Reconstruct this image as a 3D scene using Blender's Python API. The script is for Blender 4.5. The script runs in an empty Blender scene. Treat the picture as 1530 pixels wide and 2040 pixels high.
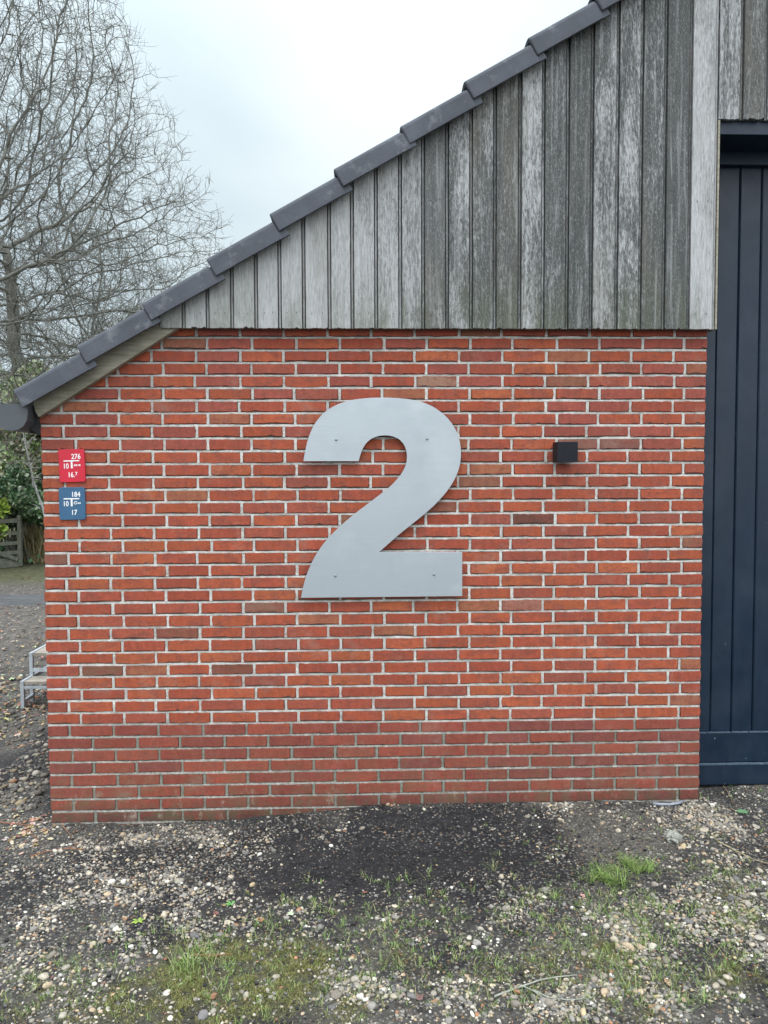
import bpy, math, random
import numpy as np
from mathutils import Matrix, Vector
random.seed(7)
rng = np.random.default_rng(11)
R = math.radians
S = bpy.context.scene
C = S.collection

# ------------------------------------------------------------ camera
CAM = np.array([1.5834, -3.786, 1.6686]); YAW, PITCH, ROLL, F = .031, -.0452, -.0038, 1500.0
ca, sa, cb, sb = math.cos(YAW), math.sin(YAW), math.cos(PITCH), math.sin(PITCH)
_f = np.array([sa * cb, ca * cb, sb]); _r0 = np.array([ca, -sa, 0.]); _u0 = np.cross(_r0, _f)
_r = _r0 * math.cos(ROLL) + _u0 * math.sin(ROLL); _u = -_r0 * math.sin(ROLL) + _u0 * math.cos(ROLL)
cam = bpy.data.objects.new('camera', bpy.data.cameras.new('camera')); C.objects.link(cam)
M = Matrix.Identity(4)
for i in range(3):
    M[i][0], M[i][1], M[i][2], M[i][3] = _r[i], _u[i], -_f[i], CAM[i]
cam.matrix_world = M
cam.data.sensor_fit = 'HORIZONTAL'; cam.data.sensor_width = 36; cam.data.lens = 36 * F / 1530
cam.data.clip_end = 800; cam.data.clip_start = .05
S.camera = cam

def ray(px, py):
    return _f + _r * (px - 765) / F + _u * (1020 - py) / F
def at(px, py, Y=0.):
    "point of the photograph carried onto the vertical plane at depth Y (metres): returns x, z"
    d = ray(px, py); t = (Y - CAM[1]) / d[1]; p = CAM + d * t
    return float(p[0]), float(p[2])
def gr(px, py, z=-.06):
    d = ray(px, py); t = (z - CAM[2]) / d[2]; p = CAM + d * t
    return float(p[0]), float(p[1])
def pix(P):
    d = np.asarray(P) - CAM; z = d @ _f
    return 765 + F * (d @ _r) / z, 1020 - F * (d @ _u) / z

# ------------------------------------------------------------ world, sun, exposure
SUN_EL, SUN_AZ = R(29), R(3)              # the sun stands behind the barn, veiled by cloud (azimuth from +Y towards +X)
W = bpy.data.worlds.new('World'); S.world = W; W.use_nodes = True
nt = W.node_tree; N = nt.nodes; L = nt.links; N.clear()
def nd(t, **k):
    n = N.new(t)
    for a, b in k.items(): setattr(n, a, b)
    return n
def mth(op, a, b=None, c=None):
    n = nd('ShaderNodeMath', operation=op)
    for i, v in enumerate((a, b, c)):
        if v is None: continue
        if isinstance(v, (int, float)): n.inputs[i].default_value = v
        else: L.new(v, n.inputs[i])
    return n.outputs[0]
out = nd('ShaderNodeOutputWorld'); bg = nd('ShaderNodeBackground')
sky = nd('ShaderNodeTexSky', sky_type='NISHITA', sun_disc=False, sun_elevation=SUN_EL, sun_rotation=SUN_AZ, air_density=1.2, dust_density=2.5)
tc = nd('ShaderNodeTexCoord'); sep = nd('ShaderNodeSeparateXYZ'); L.new(tc.outputs['Generated'], sep.inputs[0])
up = mth('MAXIMUM', sep.outputs['Z'], 0.)
grad = mth('ADD', mth('MULTIPLY', mth('POWER', up, 5.), 8.0), 1.0)                       # an overcast sky brightens towards the zenith
front = mth('MAXIMUM', mth('MULTIPLY', sep.outputs['Y'], -1.), 0.)
grad = mth('MULTIPLY', grad, mth('ADD', mth('MULTIPLY', front, 1.62), 1.))   # extra sky brightness added behind the camera to light the wall
mp = nd('ShaderNodeMapping'); L.new(tc.outputs['Generated'], mp.inputs[0]); mp.inputs['Scale'].default_value = (1, 1, 2.2)
cn = nd('ShaderNodeTexNoise'); L.new(mp.outputs[0], cn.inputs['Vector']); cn.inputs['Scale'].default_value = 2.6
cn.inputs['Detail'].default_value = 7; cn.inputs['Roughness'].default_value = .5; cn.inputs['Distortion'].default_value = .3
cr = nd('ShaderNodeMapRange'); L.new(cn.outputs['Fac'], cr.inputs[0])
for i, v in ((1, .38), (2, .62), (3, 0.), (4, 1.)): cr.inputs[i].default_value = v
# brighter cloud where the sun stands behind it
sd = (math.cos(SUN_EL) * math.sin(SUN_AZ), math.cos(SUN_EL) * math.cos(SUN_AZ), math.sin(SUN_EL))
dt = nd('ShaderNodeVectorMath', operation='DOT_PRODUCT'); L.new(tc.outputs['Generated'], dt.inputs[0]); dt.inputs[1].default_value = sd
glow = mth('POWER', mth('MAXIMUM', dt.outputs['Value'], 0.), 90.)
mixc = nd('ShaderNodeMix', data_type='RGBA'); L.new(cr.outputs[0], mixc.inputs[0])
mixc.inputs[6].default_value = (.855, 1.05, 1.17, 1); mixc.inputs[7].default_value = (.93, 1.10, 1.19, 1)
wm = nd('ShaderNodeMix', data_type='RGBA'); L.new(mth('MINIMUM', mth('MULTIPLY', mth('ADD', front, mth('POWER', up, 4.)), 2.), 1.), wm.inputs[0]); L.new(mixc.outputs[2], wm.inputs[6]); wm.inputs[7].default_value = (.93, .985, 1.03, 1)
cl = nd('ShaderNodeVectorMath', operation='SCALE'); L.new(wm.outputs[2], cl.inputs[0])
L.new(mth('MULTIPLY', grad, mth('ADD', mth('MULTIPLY', cr.outputs[0], .05), .655)), cl.inputs['Scale'])
gl = nd('ShaderNodeVectorMath', operation='SCALE'); gl.inputs[0].default_value = (1, .98, .95); L.new(mth('MULTIPLY', glow, .16), gl.inputs['Scale'])
ad = nd('ShaderNodeVectorMath', operation='ADD'); L.new(cl.outputs[0], ad.inputs[0]); L.new(gl.outputs[0], ad.inputs[1])
sk = nd('ShaderNodeVectorMath', operation='SCALE'); L.new(sky.outputs[0], sk.inputs[0]); sk.inputs['Scale'].default_value = .03
c10 = nd('ShaderNodeVectorMath', operation='SCALE'); L.new(ad.outputs[0], c10.inputs[0]); c10.inputs['Scale'].default_value = 10.
a2 = nd('ShaderNodeVectorMath', operation='ADD'); L.new(sk.outputs[0], a2.inputs[0]); L.new(c10.outputs[0], a2.inputs[1])
L.new(a2.outputs[0], bg.inputs[0]); bg.inputs[1].default_value = .1; L.new(bg.outputs[0], out.inputs[0])

sun = bpy.data.objects.new('sun', bpy.data.lights.new('sun', 'SUN')); C.objects.link(sun)
sun.data.energy = 1.0; sun.data.angle = R(25); sun.data.color = (1, .96, .9)
sun.rotation_euler = Vector(sd).to_track_quat('Z', 'Y').to_euler()
S.view_settings.view_transform = 'Standard'; S.view_settings.look = 'None'; S.view_settings.gamma = 1
S.view_settings.use_curve_mapping = False; S.view_settings.exposure = 0.08
S.cycles.max_bounces = 6

# ------------------------------------------------------------ helpers
def link(o, parent=None):
    C.objects.link(o)
    if parent: o.parent = parent
    return o
def tag(o, label=None, cat=None, group=None, kind=None):
    for k, v in (('label', label), ('category', cat), ('group', group), ('kind', kind)):
        if v: o[k] = v
    return o
def empty(name, loc, label, cat, group=None):
    o = bpy.data.objects.new(name, None); o.location = loc; o.empty_display_size = .1; link(o)
    return tag(o, label, cat, group)
def np_mesh(name, V, Fc, mat, parent=None, cols=None, smooth=False, origin=(0, 0, 0)):
    "V (n,3) in world metres, Fc (m,k) faces of one size, cols (n,3|4) per vertex"
    V = np.asarray(V, dtype=np.float64) - np.array(origin); Fc = np.asarray(Fc, dtype=np.int32)
    me = bpy.data.meshes.new(name); n, k = Fc.shape
    me.vertices.add(len(V)); me.vertices.foreach_set('co', V.astype(np.float32).ravel())
    me.loops.add(n * k); me.loops.foreach_set('vertex_index', Fc.ravel())
    me.polygons.add(n); me.polygons.foreach_set('loop_start', np.arange(0, n * k, k, dtype=np.int32))
    me.update(calc_edges=True)
    if cols is not None: setcol(me, cols)
    if smooth: me.polygons.foreach_set('use_smooth', np.ones(n, dtype=bool))
    me.materials.append(mat); me.validate()
    o = bpy.data.objects.new(name, me); link(o, parent)
    if not parent: o.location = origin
    return o
def setcol(me, cols):
    cols = np.asarray(cols, dtype=np.float32)
    if cols.shape[1] == 3: cols = np.hstack([cols, np.ones((len(cols), 1), np.float32)])
    a = me.color_attributes.new('Col', 'FLOAT_COLOR', 'POINT'); a.data.foreach_set('color', cols.ravel())
class MB:
    "collects polygons of any size"
    def __init__(s): s.v, s.f, s.c = [], [], []
    def add(s, V, Fc, col=(1, 1, 1, 1)):
        n = len(s.v); s.v += [tuple(p) for p in V]; s.f += [tuple(i + n for i in f) for f in Fc]
        s.c += [tuple(col)] * len(V) if not isinstance(col, list) else col
    def box(s, x0, x1, y0, y1, z0, z1, col=(1, 1, 1, 1)):
        V = [(x, y, z) for x in (x0, x1) for y in (y0, y1) for z in (z0, z1)]
        s.add(V, [(0, 1, 3, 2), (4, 6, 7, 5), (0, 4, 5, 1), (2, 3, 7, 6), (0, 2, 6, 4), (1, 5, 7, 3)], col)
    def prism(s, pts, y0, y1, col=(1, 1, 1, 1)):
        "outline in x,z pushed from y0 (front) to y1"
        if sum(a[0] * b[1] - b[0] * a[1] for a, b in zip(pts, pts[1:] + pts[:1])) < 0: pts = pts[::-1]
        n = len(pts); V = [(x, y0, z) for x, z in pts] + [(x, y1, z) for x, z in pts]
        s.add(V, [tuple(range(n)), tuple(range(2 * n - 1, n - 1, -1))] + [(i + n, (i + 1) % n + n, (i + 1) % n, i) for i in range(n)], col)
    def bar(s, a, b, w, h, col=(1, 1, 1, 1), upv=(0, 0, 1)):
        a, b = Vector(a), Vector(b); d = (b - a).normalized(); u = Vector(upv)
        sd_ = d.cross(u)
        if sd_.length < .05: sd_ = d.cross(Vector((0, 1, 0)))
        sd_.normalize(); u = sd_.cross(d).normalized()
        V = [p + sd_ * x * w / 2 + u * y * h / 2 for p in (a, b) for x, y in ((-1, -1), (1, -1), (1, 1), (-1, 1))]
        s.add(V, [(3, 2, 1, 0), (4, 5, 6, 7)] + [(i, (i + 1) % 4, (i + 1) % 4 + 4, i + 4) for i in range(4)], col)
    def tube(s, pts, rad, k=6, col=(1, 1, 1, 1)):
        pts = [Vector(p) for p in pts]; n = len(pts); V = []; Fc = []
        if not hasattr(rad, '__len__'): rad = [rad] * n
        for i, p in enumerate(pts):
            d = (pts[min(i + 1, n - 1)] - pts[max(i - 1, 0)]).normalized()
            a = d.orthogonal().normalized() if i == 0 else (a0 - d * a0.dot(d)).normalized()
            a0 = a; b = d.cross(a)
            V += [p + (a * math.cos(t) + b * math.sin(t)) * rad[i] for t in (2 * math.pi * j / k for j in range(k))]
        for i in range(n - 1):
            Fc += [(i * k + j, i * k + (j + 1) % k, (i + 1) * k + (j + 1) % k, (i + 1) * k + j) for j in range(k)]
        Fc += [tuple(range(k - 1, -1, -1)), tuple((n - 1) * k + j for j in range(k))]
        s.add(V, Fc, col)
    def build(s, name, mat, parent=None, origin=(0, 0, 0), bevel=0, smooth=False):
        me = bpy.data.meshes.new(name); O = Vector(origin)
        me.from_pydata([tuple(Vector(p) - O) for p in s.v], [], s.f); setcol(me, s.c)
        if smooth: me.polygons.foreach_set('use_smooth', np.ones(len(me.polygons), dtype=bool))
        me.materials.append(mat); me.update()
        o = bpy.data.objects.new(name, me); link(o, parent)
        if not parent: o.location = origin
        if bevel:
            m = o.modifiers.new('bevel', 'BEVEL'); m.width = bevel; m.segments = 2; m.limit_method = 'ANGLE'
        return o
def under(t, o):                    # keeps world coordinates when the parent Empty is not at the origin
    return o

# ------------------------------------------------------------ materials
class MT:
    def __init__(s, name, rough=.8, spec=.3, metal=0.):
        s.m = bpy.data.materials.new(name); s.m.use_nodes = True; s.t = s.m.node_tree
        s.b = s.t.nodes['Principled BSDF']; s.b.inputs['Roughness'].default_value = rough
        s.b.inputs['Specular IOR Level'].default_value = spec; s.b.inputs['Metallic'].default_value = metal
        s.tc = s.t.nodes.new('ShaderNodeTexCoord')
    def n(s, t, ins=None, **k):
        x = s.t.nodes.new(t)
        for a, b in k.items(): setattr(x, a, b)
        for a, b in (ins or {}).items():
            if hasattr(b, 'links') or hasattr(b, 'is_linked'): s.t.links.new(b, x.inputs[a])
            else: x.inputs[a].default_value = b
        return x
    def noise(s, scale, detail=4, rough=.55, vec=None, stretch=None, dist=0., color=False):
        v = vec or s.tc.outputs['Object']
        if stretch: v = s.n('ShaderNodeMapping', {'Vector': v, 'Scale': stretch}).outputs[0]
        x = s.n('ShaderNodeTexNoise', {'Vector': v, 'Scale': scale, 'Detail': detail, 'Roughness': rough, 'Distortion': dist})
        return x.outputs['Color' if color else 'Fac']
    def ramp(s, fac, a, b, lo=0., hi=1.):
        return s.n('ShaderNodeMapRange', {0: fac, 1: a, 2: b, 3: lo, 4: hi}).outputs[0]
    def math(s, op, a, b=0.):
        return s.n('ShaderNodeMath', {0: a, 1: b}, operation=op).outputs[0]
    def mix(s, fac, a, b, mode='MIX'):
        x = s.n('ShaderNodeMix', data_type='RGBA', blend_type=mode)
        for i, v in ((0, fac), (6, a), (7, b)):
            if hasattr(v, 'is_linked'): s.t.links.new(v, x.inputs[i])
            else: x.inputs[i].default_value = v if i == 0 else tuple(v)[:3] + (1,)
        return x.outputs[2]
    def attr(s, out='Color'):
        return s.n('ShaderNodeAttribute', attribute_name='Col').outputs[out]
    def col(s, v):
        if hasattr(v, 'is_linked'): s.t.links.new(v, s.b.inputs['Base Color'])
        else: s.b.inputs['Base Color'].default_value = tuple(v)[:3] + (1,)
        return s
    def rough(s, v): s.t.links.new(v, s.b.inputs['Roughness'])
    def bump(s, h, dist=.002, strength=1.):
        x = s.n('ShaderNodeBump', {'Height': h, 'Distance': dist, 'Strength': strength})
        s.t.links.new(x.outputs[0], s.b.inputs['Normal'])

def srgb(r, g, b):
    f = lambda c: (c / 255 / 12.92) if c <= 10 else ((c / 255 + .055) / 1.055) ** 2.4
    return (f(r), f(g), f(b))

# brick: colour per brick comes from the mesh, alpha = 0 upper brick, 1 lower engineering brick
mb = MT('brick', .88, .25)
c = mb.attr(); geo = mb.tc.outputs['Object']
patch = mb.ramp(mb.noise(11, 6, .68, stretch=(1, 1, 1.8), dist=.6), .47, .60)
c = mb.mix(mb.math('MULTIPLY', patch, .7), c, (.235, .072, .052))
hot = mb.ramp(mb.noise(13, 5, .66, stretch=(1, 1, 1.5), vec=None), .62, .72)
c = mb.mix(mb.math('MULTIPLY', hot, .4), c, (.42, .15, .065))
streak = mb.ramp(mb.noise(38, 6, .7, stretch=(1, 1, .35)), .35, .7, .84, 1.14)
streak = mb.math('MULTIPLY', streak, mb.ramp(mb.noise(95, 5, .7), .3, .7, .84, 1.16))
c = mb.mix(1., c, mb.n('ShaderNodeCombineColor', {0: streak, 1: streak, 2: streak}).outputs[0], 'MULTIPLY')
dk = mb.ramp(mb.noise(15, 6, .65, dist=.5), .62, .74)
c = mb.mix(mb.math('MULTIPLY', dk, .45), c, (.10, .05, .04))
grey = mb.ramp(mb.noise(4.3, 6, .7), .56, .72)
c = mb.mix(mb.math('MULTIPLY', grey, .35), c, (.33, .24, .19))
spk = mb.ramp(mb.noise(260, 2, .5), .70, .78)
c = mb.mix(mb.math('MULTIPLY', spk, .35), c, (.6, .5, .42))
pit = mb.ramp(mb.noise(120, 3, .6), .29, .36, 1., 0.)
c = mb.mix(mb.math('MULTIPLY', pit, .6), c, (.08, .03, .02))
# green film low down near the ground and at the left corner
sp = mb.n('ShaderNodeSeparateXYZ', {0: geo})
foot = mb.math('MULTIPLY', mb.ramp(mb.math('SUBTRACT', sp.outputs[2], mb.math('MULTIPLY', sp.outputs[0], .018)), -.07, .035, 1., 0.), mb.ramp(mb.noise(18, 6, .75), .30, .55))
c = mb.mix(mb.math('MULTIPLY', foot, .75), c, (.035, .028, .025))
low = mb.math('MULTIPLY', mb.ramp(sp.outputs[2], .0, .42, 1., 0.), mb.ramp(mb.noise(9, 6, .75), .42, .62))
c = mb.mix(mb.math('MULTIPLY', low, .42), c, (.13, .13, .07))
lime = mb.math('MULTIPLY', mb.ramp(sp.outputs[2], .02, .16, 1., 0.), mb.ramp(mb.noise(13, 5, .7, stretch=(1, 1, .6)), .58, .7))
c = mb.mix(mb.math('MULTIPLY', lime, .5), c, (.42, .38, .31))
mb.col(c)
h = mb.math('ADD', mb.math('MULTIPLY', mb.noise(60, 6, .65), 1.), mb.math('MULTIPLY', mb.noise(320, 3, .6), .35))
mb.bump(h, .004, .8); BRICK = mb.m

mm = MT('mortar', .95, .2)
c = mm.mix(mm.ramp(mm.noise(20, 6, .7), .35, .65), (.50, .48, .44), (.80, .78, .74))
c = mm.mix(mm.ramp(mm.noise(240, 3, .6), .58, .72, 0, .6), c, (.30, .27, .24))
sp = mm.n('ShaderNodeSeparateXYZ', {0: mm.tc.outputs['Object']})
lowm = mm.math('MULTIPLY', mm.ramp(sp.outputs[2], .36, .46, 1., 0.), mm.ramp(mm.noise(55, 6, .75), .40, .60, .15, 1.))
c = mm.mix(mm.math('MULTIPLY', lowm, .72), c, (.19, .19, .14))
dirt = mm.ramp(mm.noise(6, 7, .8), .44, .66, 0., .7)
c = mm.mix(dirt, c, (.30, .28, .25))
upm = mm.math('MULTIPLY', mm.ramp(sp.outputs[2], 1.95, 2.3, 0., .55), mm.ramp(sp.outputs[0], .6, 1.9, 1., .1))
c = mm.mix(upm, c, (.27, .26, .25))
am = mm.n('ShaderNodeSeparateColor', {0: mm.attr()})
c = mm.mix(mm.math('MULTIPLY', am.outputs[0], .85), c, (.06, .045, .038))  # backing near black in the open gaps, joint shadow put into the colour
c = mm.mix(mm.math('MULTIPLY', mm.math('SUBTRACT', am.outputs[1], am.outputs[0]), .7), c, (.19, .20, .155))
mm.col(c); mm.bump(mm.math('ADD', mm.noise(90, 6, .7), mm.math('MULTIPLY', mm.noise(350, 3, .6), .6)), .006, 1.); MORTAR = mm.m

# weathered boards: Col.r = board tone, Col.g = how much dark weathering, Col.b = smoothness, alpha seed
mw = MT('weathered_boards', .82, .3)
A = mw.n('ShaderNodeSeparateColor', {0: mw.attr()})
seed = mw.attr('Alpha')
off = mw.n('ShaderNodeCombineXYZ', {0: seed, 1: 0., 2: mw.math('MULTIPLY', seed, 3.7)}).outputs[0]
vec = mw.n('ShaderNodeVectorMath', {0: mw.tc.outputs['Object'], 1: off}, operation='ADD').outputs[0]
grain = mw.noise(1., 5, .6, vec=vec, stretch=(210, 210, 14), dist=.6)
fine = mw.noise(1., 4, .65, vec=vec, stretch=(420, 420, 70))
blot = mw.noise(1., 6, .62, vec=vec, stretch=(6, 6, 1.6), dist=.8)
peel = mw.noise(1., 8, .78, vec=vec, stretch=(95, 95, 24), dist=.35)
dark = mw.math('ADD', mw.math('MULTIPLY', A.outputs[1], .42), mw.math('MULTIPLY', mw.math('SUBTRACT', blot, .5), 1.0))
mask = mw.ramp(mw.math('SUBTRACT', mw.math('ADD', mw.math('MULTIPLY', peel, 1.5), dark), .80), 0., .24)
long_ = mw.noise(1., 5, .6, vec=vec, stretch=(48, 48, 1.7), dist=.4)
crack = mw.noise(1., 4, .6, vec=vec, stretch=(330, 330, 26), dist=.3)
light = mw.mix(mw.ramp(grain, .3, .7), (.28, .282, .275), (.51, .52, .524))
light = mw.mix(1., light, mw.n('ShaderNodeCombineColor', {0: A.outputs[0], 1: A.outputs[0], 2: A.outputs[0]}).outputs[0], 'MULTIPLY')
darkc = mw.mix(mw.ramp(fine, .35, .65), (.030, .034, .035), (.112, .114, .106))
c = mw.mix(mw.math('MULTIPLY', mask, mw.ramp(A.outputs[2], 0., 1., .9, .2)), light, darkc)
rgh = mw.ramp(A.outputs[2], 0., 1., 1., .25)
c = mw.mix(mw.math('MULTIPLY', mw.math('MULTIPLY', mw.ramp(long_, .52, .66), rgh), mw.ramp(A.outputs[1], .1, .8, .3, .8)), c, (.06, .066, .066))
c = mw.mix(mw.math('MULTIPLY', mw.ramp(long_, .46, .34), .35), c, (.50, .51, .52))
c = mw.mix(mw.ramp(fine, .58, .70, 0., .55), c, (.62, .64, .65))
c = mw.mix(mw.math('MULTIPLY', mw.ramp(crack, .56, .66), mw.math('MULTIPLY', rgh, .8)), c, (.04, .043, .042))
brn = mw.ramp(mw.noise(1., 4, .6, vec=vec, stretch=(5, 5, .8)), .52, .68, 0., .35)
c = mw.mix(brn, c, (.15, .135, .10))
c = mw.mix(mw.ramp(grain, .34, .24, 0., .55), c, (.05, .05, .045))
spz = mw.n('ShaderNodeSeparateXYZ', {0: mw.tc.outputs['Object']})
gz = mw.math('MULTIPLY', mw.ramp(spz.outputs[2], 2.36, 2.72, 1., 0.), mw.ramp(blot, .40, .58))
c = mw.mix(mw.math('MULTIPLY', gz, .42), c, (.12, .135, .07))
mw.col(c)
mw.bump(mw.math('ADD', mw.math('MULTIPLY', grain, 1.), mw.math('ADD', mw.math('MULTIPLY', peel, 1.2), mw.math('MULTIPLY', fine, .4))), .004, .9)
BOARD = mw.m

mo = MT('old_pale_wood', .85, .25)
g = mo.noise(1., 6, .6, stretch=(9, 60, 90)); g2 = mo.noise(6, 5, .7)
c = mo.mix(mo.ramp(g, .3, .7), (.21, .195, .15), (.37, .35, .28))
c = mo.mix(mo.ramp(g2, .5, .7, 0., .6), c, (.16, .165, .10)); mo.col(c); mo.bump(g, .002, .7); PALE = mo.m

def plain(name, base, rough=.6, spec=.4, metal=0., var=.25, scale=14, bump=0., bscale=150, stretch=None, usecol=False):
    m = MT(name, rough, spec, metal)
    c0 = m.attr() if usecol else None
    n1 = m.ramp(m.noise(scale, 6, .65, stretch=stretch), .3, .7, 1 - var, 1 + var)
    g = m.n('ShaderNodeCombineColor', {0: n1, 1: n1, 2: n1}).outputs[0]
    c = m.mix(1., c0 if usecol else base, g, 'MULTIPLY'); m.col(c)
    if bump: m.bump(m.noise(bscale, 4, .6), bump, .8)
    return m
TILE_ = plain('concrete_tile', (.082, .090, .106), .78, .3, var=.22, scale=5, bump=.002, bscale=260)
t = TILE_; c = t.b.inputs['Base Color'].links[0].from_socket
c = t.mix(t.ramp(t.noise(300, 2, .5), .68, .76, 0, .5), c, (.35, .36, .38))
c = t.mix(t.ramp(t.noise(9, 5, .7), .56, .70, 0., .6), c, (.22, .235, .25)); t.col(c); TILE = t.m
ZINC = plain('dark_grey_gutter', (.075, .085, .095), .45, .4, var=.12, scale=7).m
DARKWOOD = plain('dark_stained_wood', (.03, .032, .033), .7, .3, var=.3, scale=20).m
d_ = plain('dark_blue_paint', (.005, .016, .034), .36, .42, var=.16, scale=3, stretch=(4, 4, .8))
c = d_.b.inputs['Base Color'].links[0].from_socket
spots = d_.ramp(d_.noise(34, 3, .55, stretch=(1.5, 1, .55)), .735, .765, 0., .75)
c = d_.mix(spots, c, (.35, .42, .48)); dust = d_.ramp(d_.noise(3.2, 6, .7), .45, .8, 0., .09)
c = d_.mix(dust, c, (.16, .2, .24)); d_.col(c); d_.rough(d_.ramp(d_.noise(6, 5, .6), .3, .7, .28, .5)); d_.bump(d_.noise(30, 3, .5, stretch=(3, 3, .3)), .002, .35)
DOOR = d_.m
w_ = plain('ledge_highlight_paint', (.07, .1, .14), .6, .3, var=.4, scale=60, bump=.002); LEDGE_LIGHT = w_.m  # paler strips, a painted highlight along the door ledges
# numeral: brushed aluminium composite
ms = MT('brushed_aluminium', .42, .5, .55)
b1 = ms.noise(1., 5, .6, stretch=(5, 5, 260)); b2 = ms.noise(3.2, 5, .6)
c = ms.mix(ms.ramp(b1, .3, .7, .3, .7), (.38, .42, .445), (.47, .515, .54))
c = ms.mix(ms.ramp(b2, .42, .68, 0., .6), c, (.36, .40, .43))
c = ms.mix(ms.ramp(ms.noise(2.1, 6, .6, stretch=(1, 1, 1.6)), .5, .72, 0., .5), c, (.56, .60, .62))  # paler blotches, uneven sheen put into the colour
c = ms.mix(ms.ramp(ms.noise(9, 6, .75), .62, .72, 0., .3), c, (.34, .37, .40))
ms.col(c); ms.rough(ms.ramp(b2, .3, .7, .36, .52)); ms.bump(b1, .0003, .5); ALU = ms.m
STEEL = plain('screw_steel', (.30, .31, .32), .35, .5, .8, var=.2).m
LAMP = plain('anthracite_lamp', (.008, .010, .015), .55, .25, var=.15).m
RED = plain('red_plate', srgb(196, 26, 52), .38, .5, var=.07, scale=20).m
BLUE = plain('blue_plate', srgb(50, 92, 124), .38, .5, var=.07, scale=20).m
WHITE = plain('white_lettering', (.8, .8, .8), .5, .4, var=.05).m
GALV = plain('galvanised_steel', (.42, .46, .49), .45, .5, .4, var=.2, scale=20).m
GATEW = plain('gate_wood', (.13, .135, .105), .9, .2, var=.35, scale=12, bump=.003).m
TREAD = plain('tread_wood', (.26, .235, .2), .9, .2, var=.35, scale=12, bump=.002).m
BARK = plain('bark', (.16, .16, .14), .9, .15, var=.35, scale=6, bump=.01, bscale=30).m
lf = MT('leaves', .55, .4); nl = lf.ramp(lf.noise(3, 4, .6), .3, .7, .75, 1.25)
lf.col(lf.mix(1., lf.attr(), lf.n('ShaderNodeCombineColor', {0: nl, 1: nl, 2: nl}).outputs[0], 'MULTIPLY'))
lf.b.inputs['Transmission Weight'].default_value = 0.; LEAF = lf.m
STONE = plain('pebble_stone', None, .72, .35, var=.3, scale=120, bump=.0015, bscale=400, usecol=True).m
GRASS = plain('grass_blades', None, .55, .35, var=.2, scale=30, usecol=True).m
LITTER = plain('dead_leaf_and_twig', None, .8, .25, var=.3, scale=60, usecol=True).m

# ------------------------------------------------------------ ground
def lerp(a, b, t): return a + (b - a) * t
def base_h(x, y):
    x = np.asarray(x, float); y = np.asarray(y, float)
    t = np.clip((x + .1) / 3.4, -.6, 1.15)
    h = -.085 + .08 * np.clip(t, 0, 1.1) + .02 * np.minimum(t, 0)
    t2 = np.clip((-y - .2) / 1.6, 0, 1)
    h = h * (1 - .55 * t2) - .045 * t2 * .55 - .004
    left = np.clip((-x) / 1.0, 0, 1); h = h - .03 * left * np.clip((y + 1) / 2, 0, 1)
    # spoil heaped against the wall
    h = h + .045 * np.exp(-((x - 1.75) / .62) ** 2 - ((y + .02) / .22) ** 2)
    h = h + .02 * np.exp(-((x - 2.75) / .5) ** 2 - ((y + .03) / .16) ** 2)
    h = h - .016 * np.exp(-((x - 2.1) / .75) ** 2 - ((y + .5) / .18) ** 2)
    return h
_gr = np.random.default_rng(5)
_lat = [(_gr.random((64, 64)), s, a) for s, a in ((.9, .022), (.34, .013), (.13, .009), (.05, .006), (.022, .0035))]
def vnoise(x, y, lat, s):
    u, v = x / s, y / s; i, j = np.floor(u).astype(int), np.floor(v).astype(int); fu, fv = u - i, v - j
    fu = fu * fu * (3 - 2 * fu); fv = fv * fv * (3 - 2 * fv); g = lambda a, b: lat[a % 64, b % 64]
    return (g(i, j) * (1 - fu) + g(i + 1, j) * fu) * (1 - fv) + (g(i, j + 1) * (1 - fu) + g(i + 1, j + 1) * fu) * fv - .5
def height(x, y, rough=1.):
    h = base_h(x, y)
    for lat, s, a in _lat: h = h + vnoise(np.asarray(x, float), np.asarray(y, float), lat, s) * a * 1.1 * (rough if s < .4 else 1.)
    return h
def fbm(x, y, s, k=0):
    return vnoise(x + 7.3 * k, y - 3.1 * k, _lat[k % 5][0], s) + .5 * vnoise(x - 2.1 * k, y + 5.5, _lat[(k + 2) % 5][0], s * .43) + .25 * vnoise(x, y + 1.7 * k, _lat[(k + 1) % 5][0], s * .19)
def blob(x, y, lst, wob=.75):
    "soft union of ellipses given by their pixel boxes on the ground"
    m = np.zeros_like(x)
    for (a, b, c_, d, w) in lst:
        x0, y0 = gr((a + c_) / 2, (b + d) / 2); xl, _ = gr(a, (b + d) / 2); xr, _ = gr(c_, (b + d) / 2); _, yt = gr((a + c_) / 2, b); _, yb = gr((a + c_) / 2, d)
        q = ((x - x0) / (abs(xr - xl) / 2)) ** 2 + ((y - y0) / (abs(yt - yb) / 2)) ** 2
        m = np.maximum(m, w * np.clip(1.35 - np.sqrt(q) + wob * fbm(x, y, .22, 3), 0, 1))
    return np.clip(m, 0, 1)
SOIL = [(40, 1630, 1260, 1880, .42), (480, 1615, 1170, 1790, 1.), (640, 1640, 1220, 1770, 1.), (120, 1675, 420, 1745, .6), (0, 1380, 100, 1640, .7), (180, 1840, 380, 1900, .5), (0, 1700, 160, 1790, .4), (1480, 1930, 1560, 2050, .5), (960, 1830, 1080, 1900, .4)]
MOSS = [(-40, 1930, 900, 2080, .42), (900, 1860, 1540, 2060, .32), (220, 1880, 620, 2060, .95), (150, 1930, 300, 2060, .7), (540, 1860, 680, 1960, .9), (700, 1870, 860, 1960, .5), (1170, 1880, 1290, 1950, .6), (1370, 1930, 1530, 2010, .6), (1390, 1800, 1530, 1880, .5), (600, 1960, 800, 2060, .55), (1230, 1830, 1330, 1870, .35)]
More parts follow.
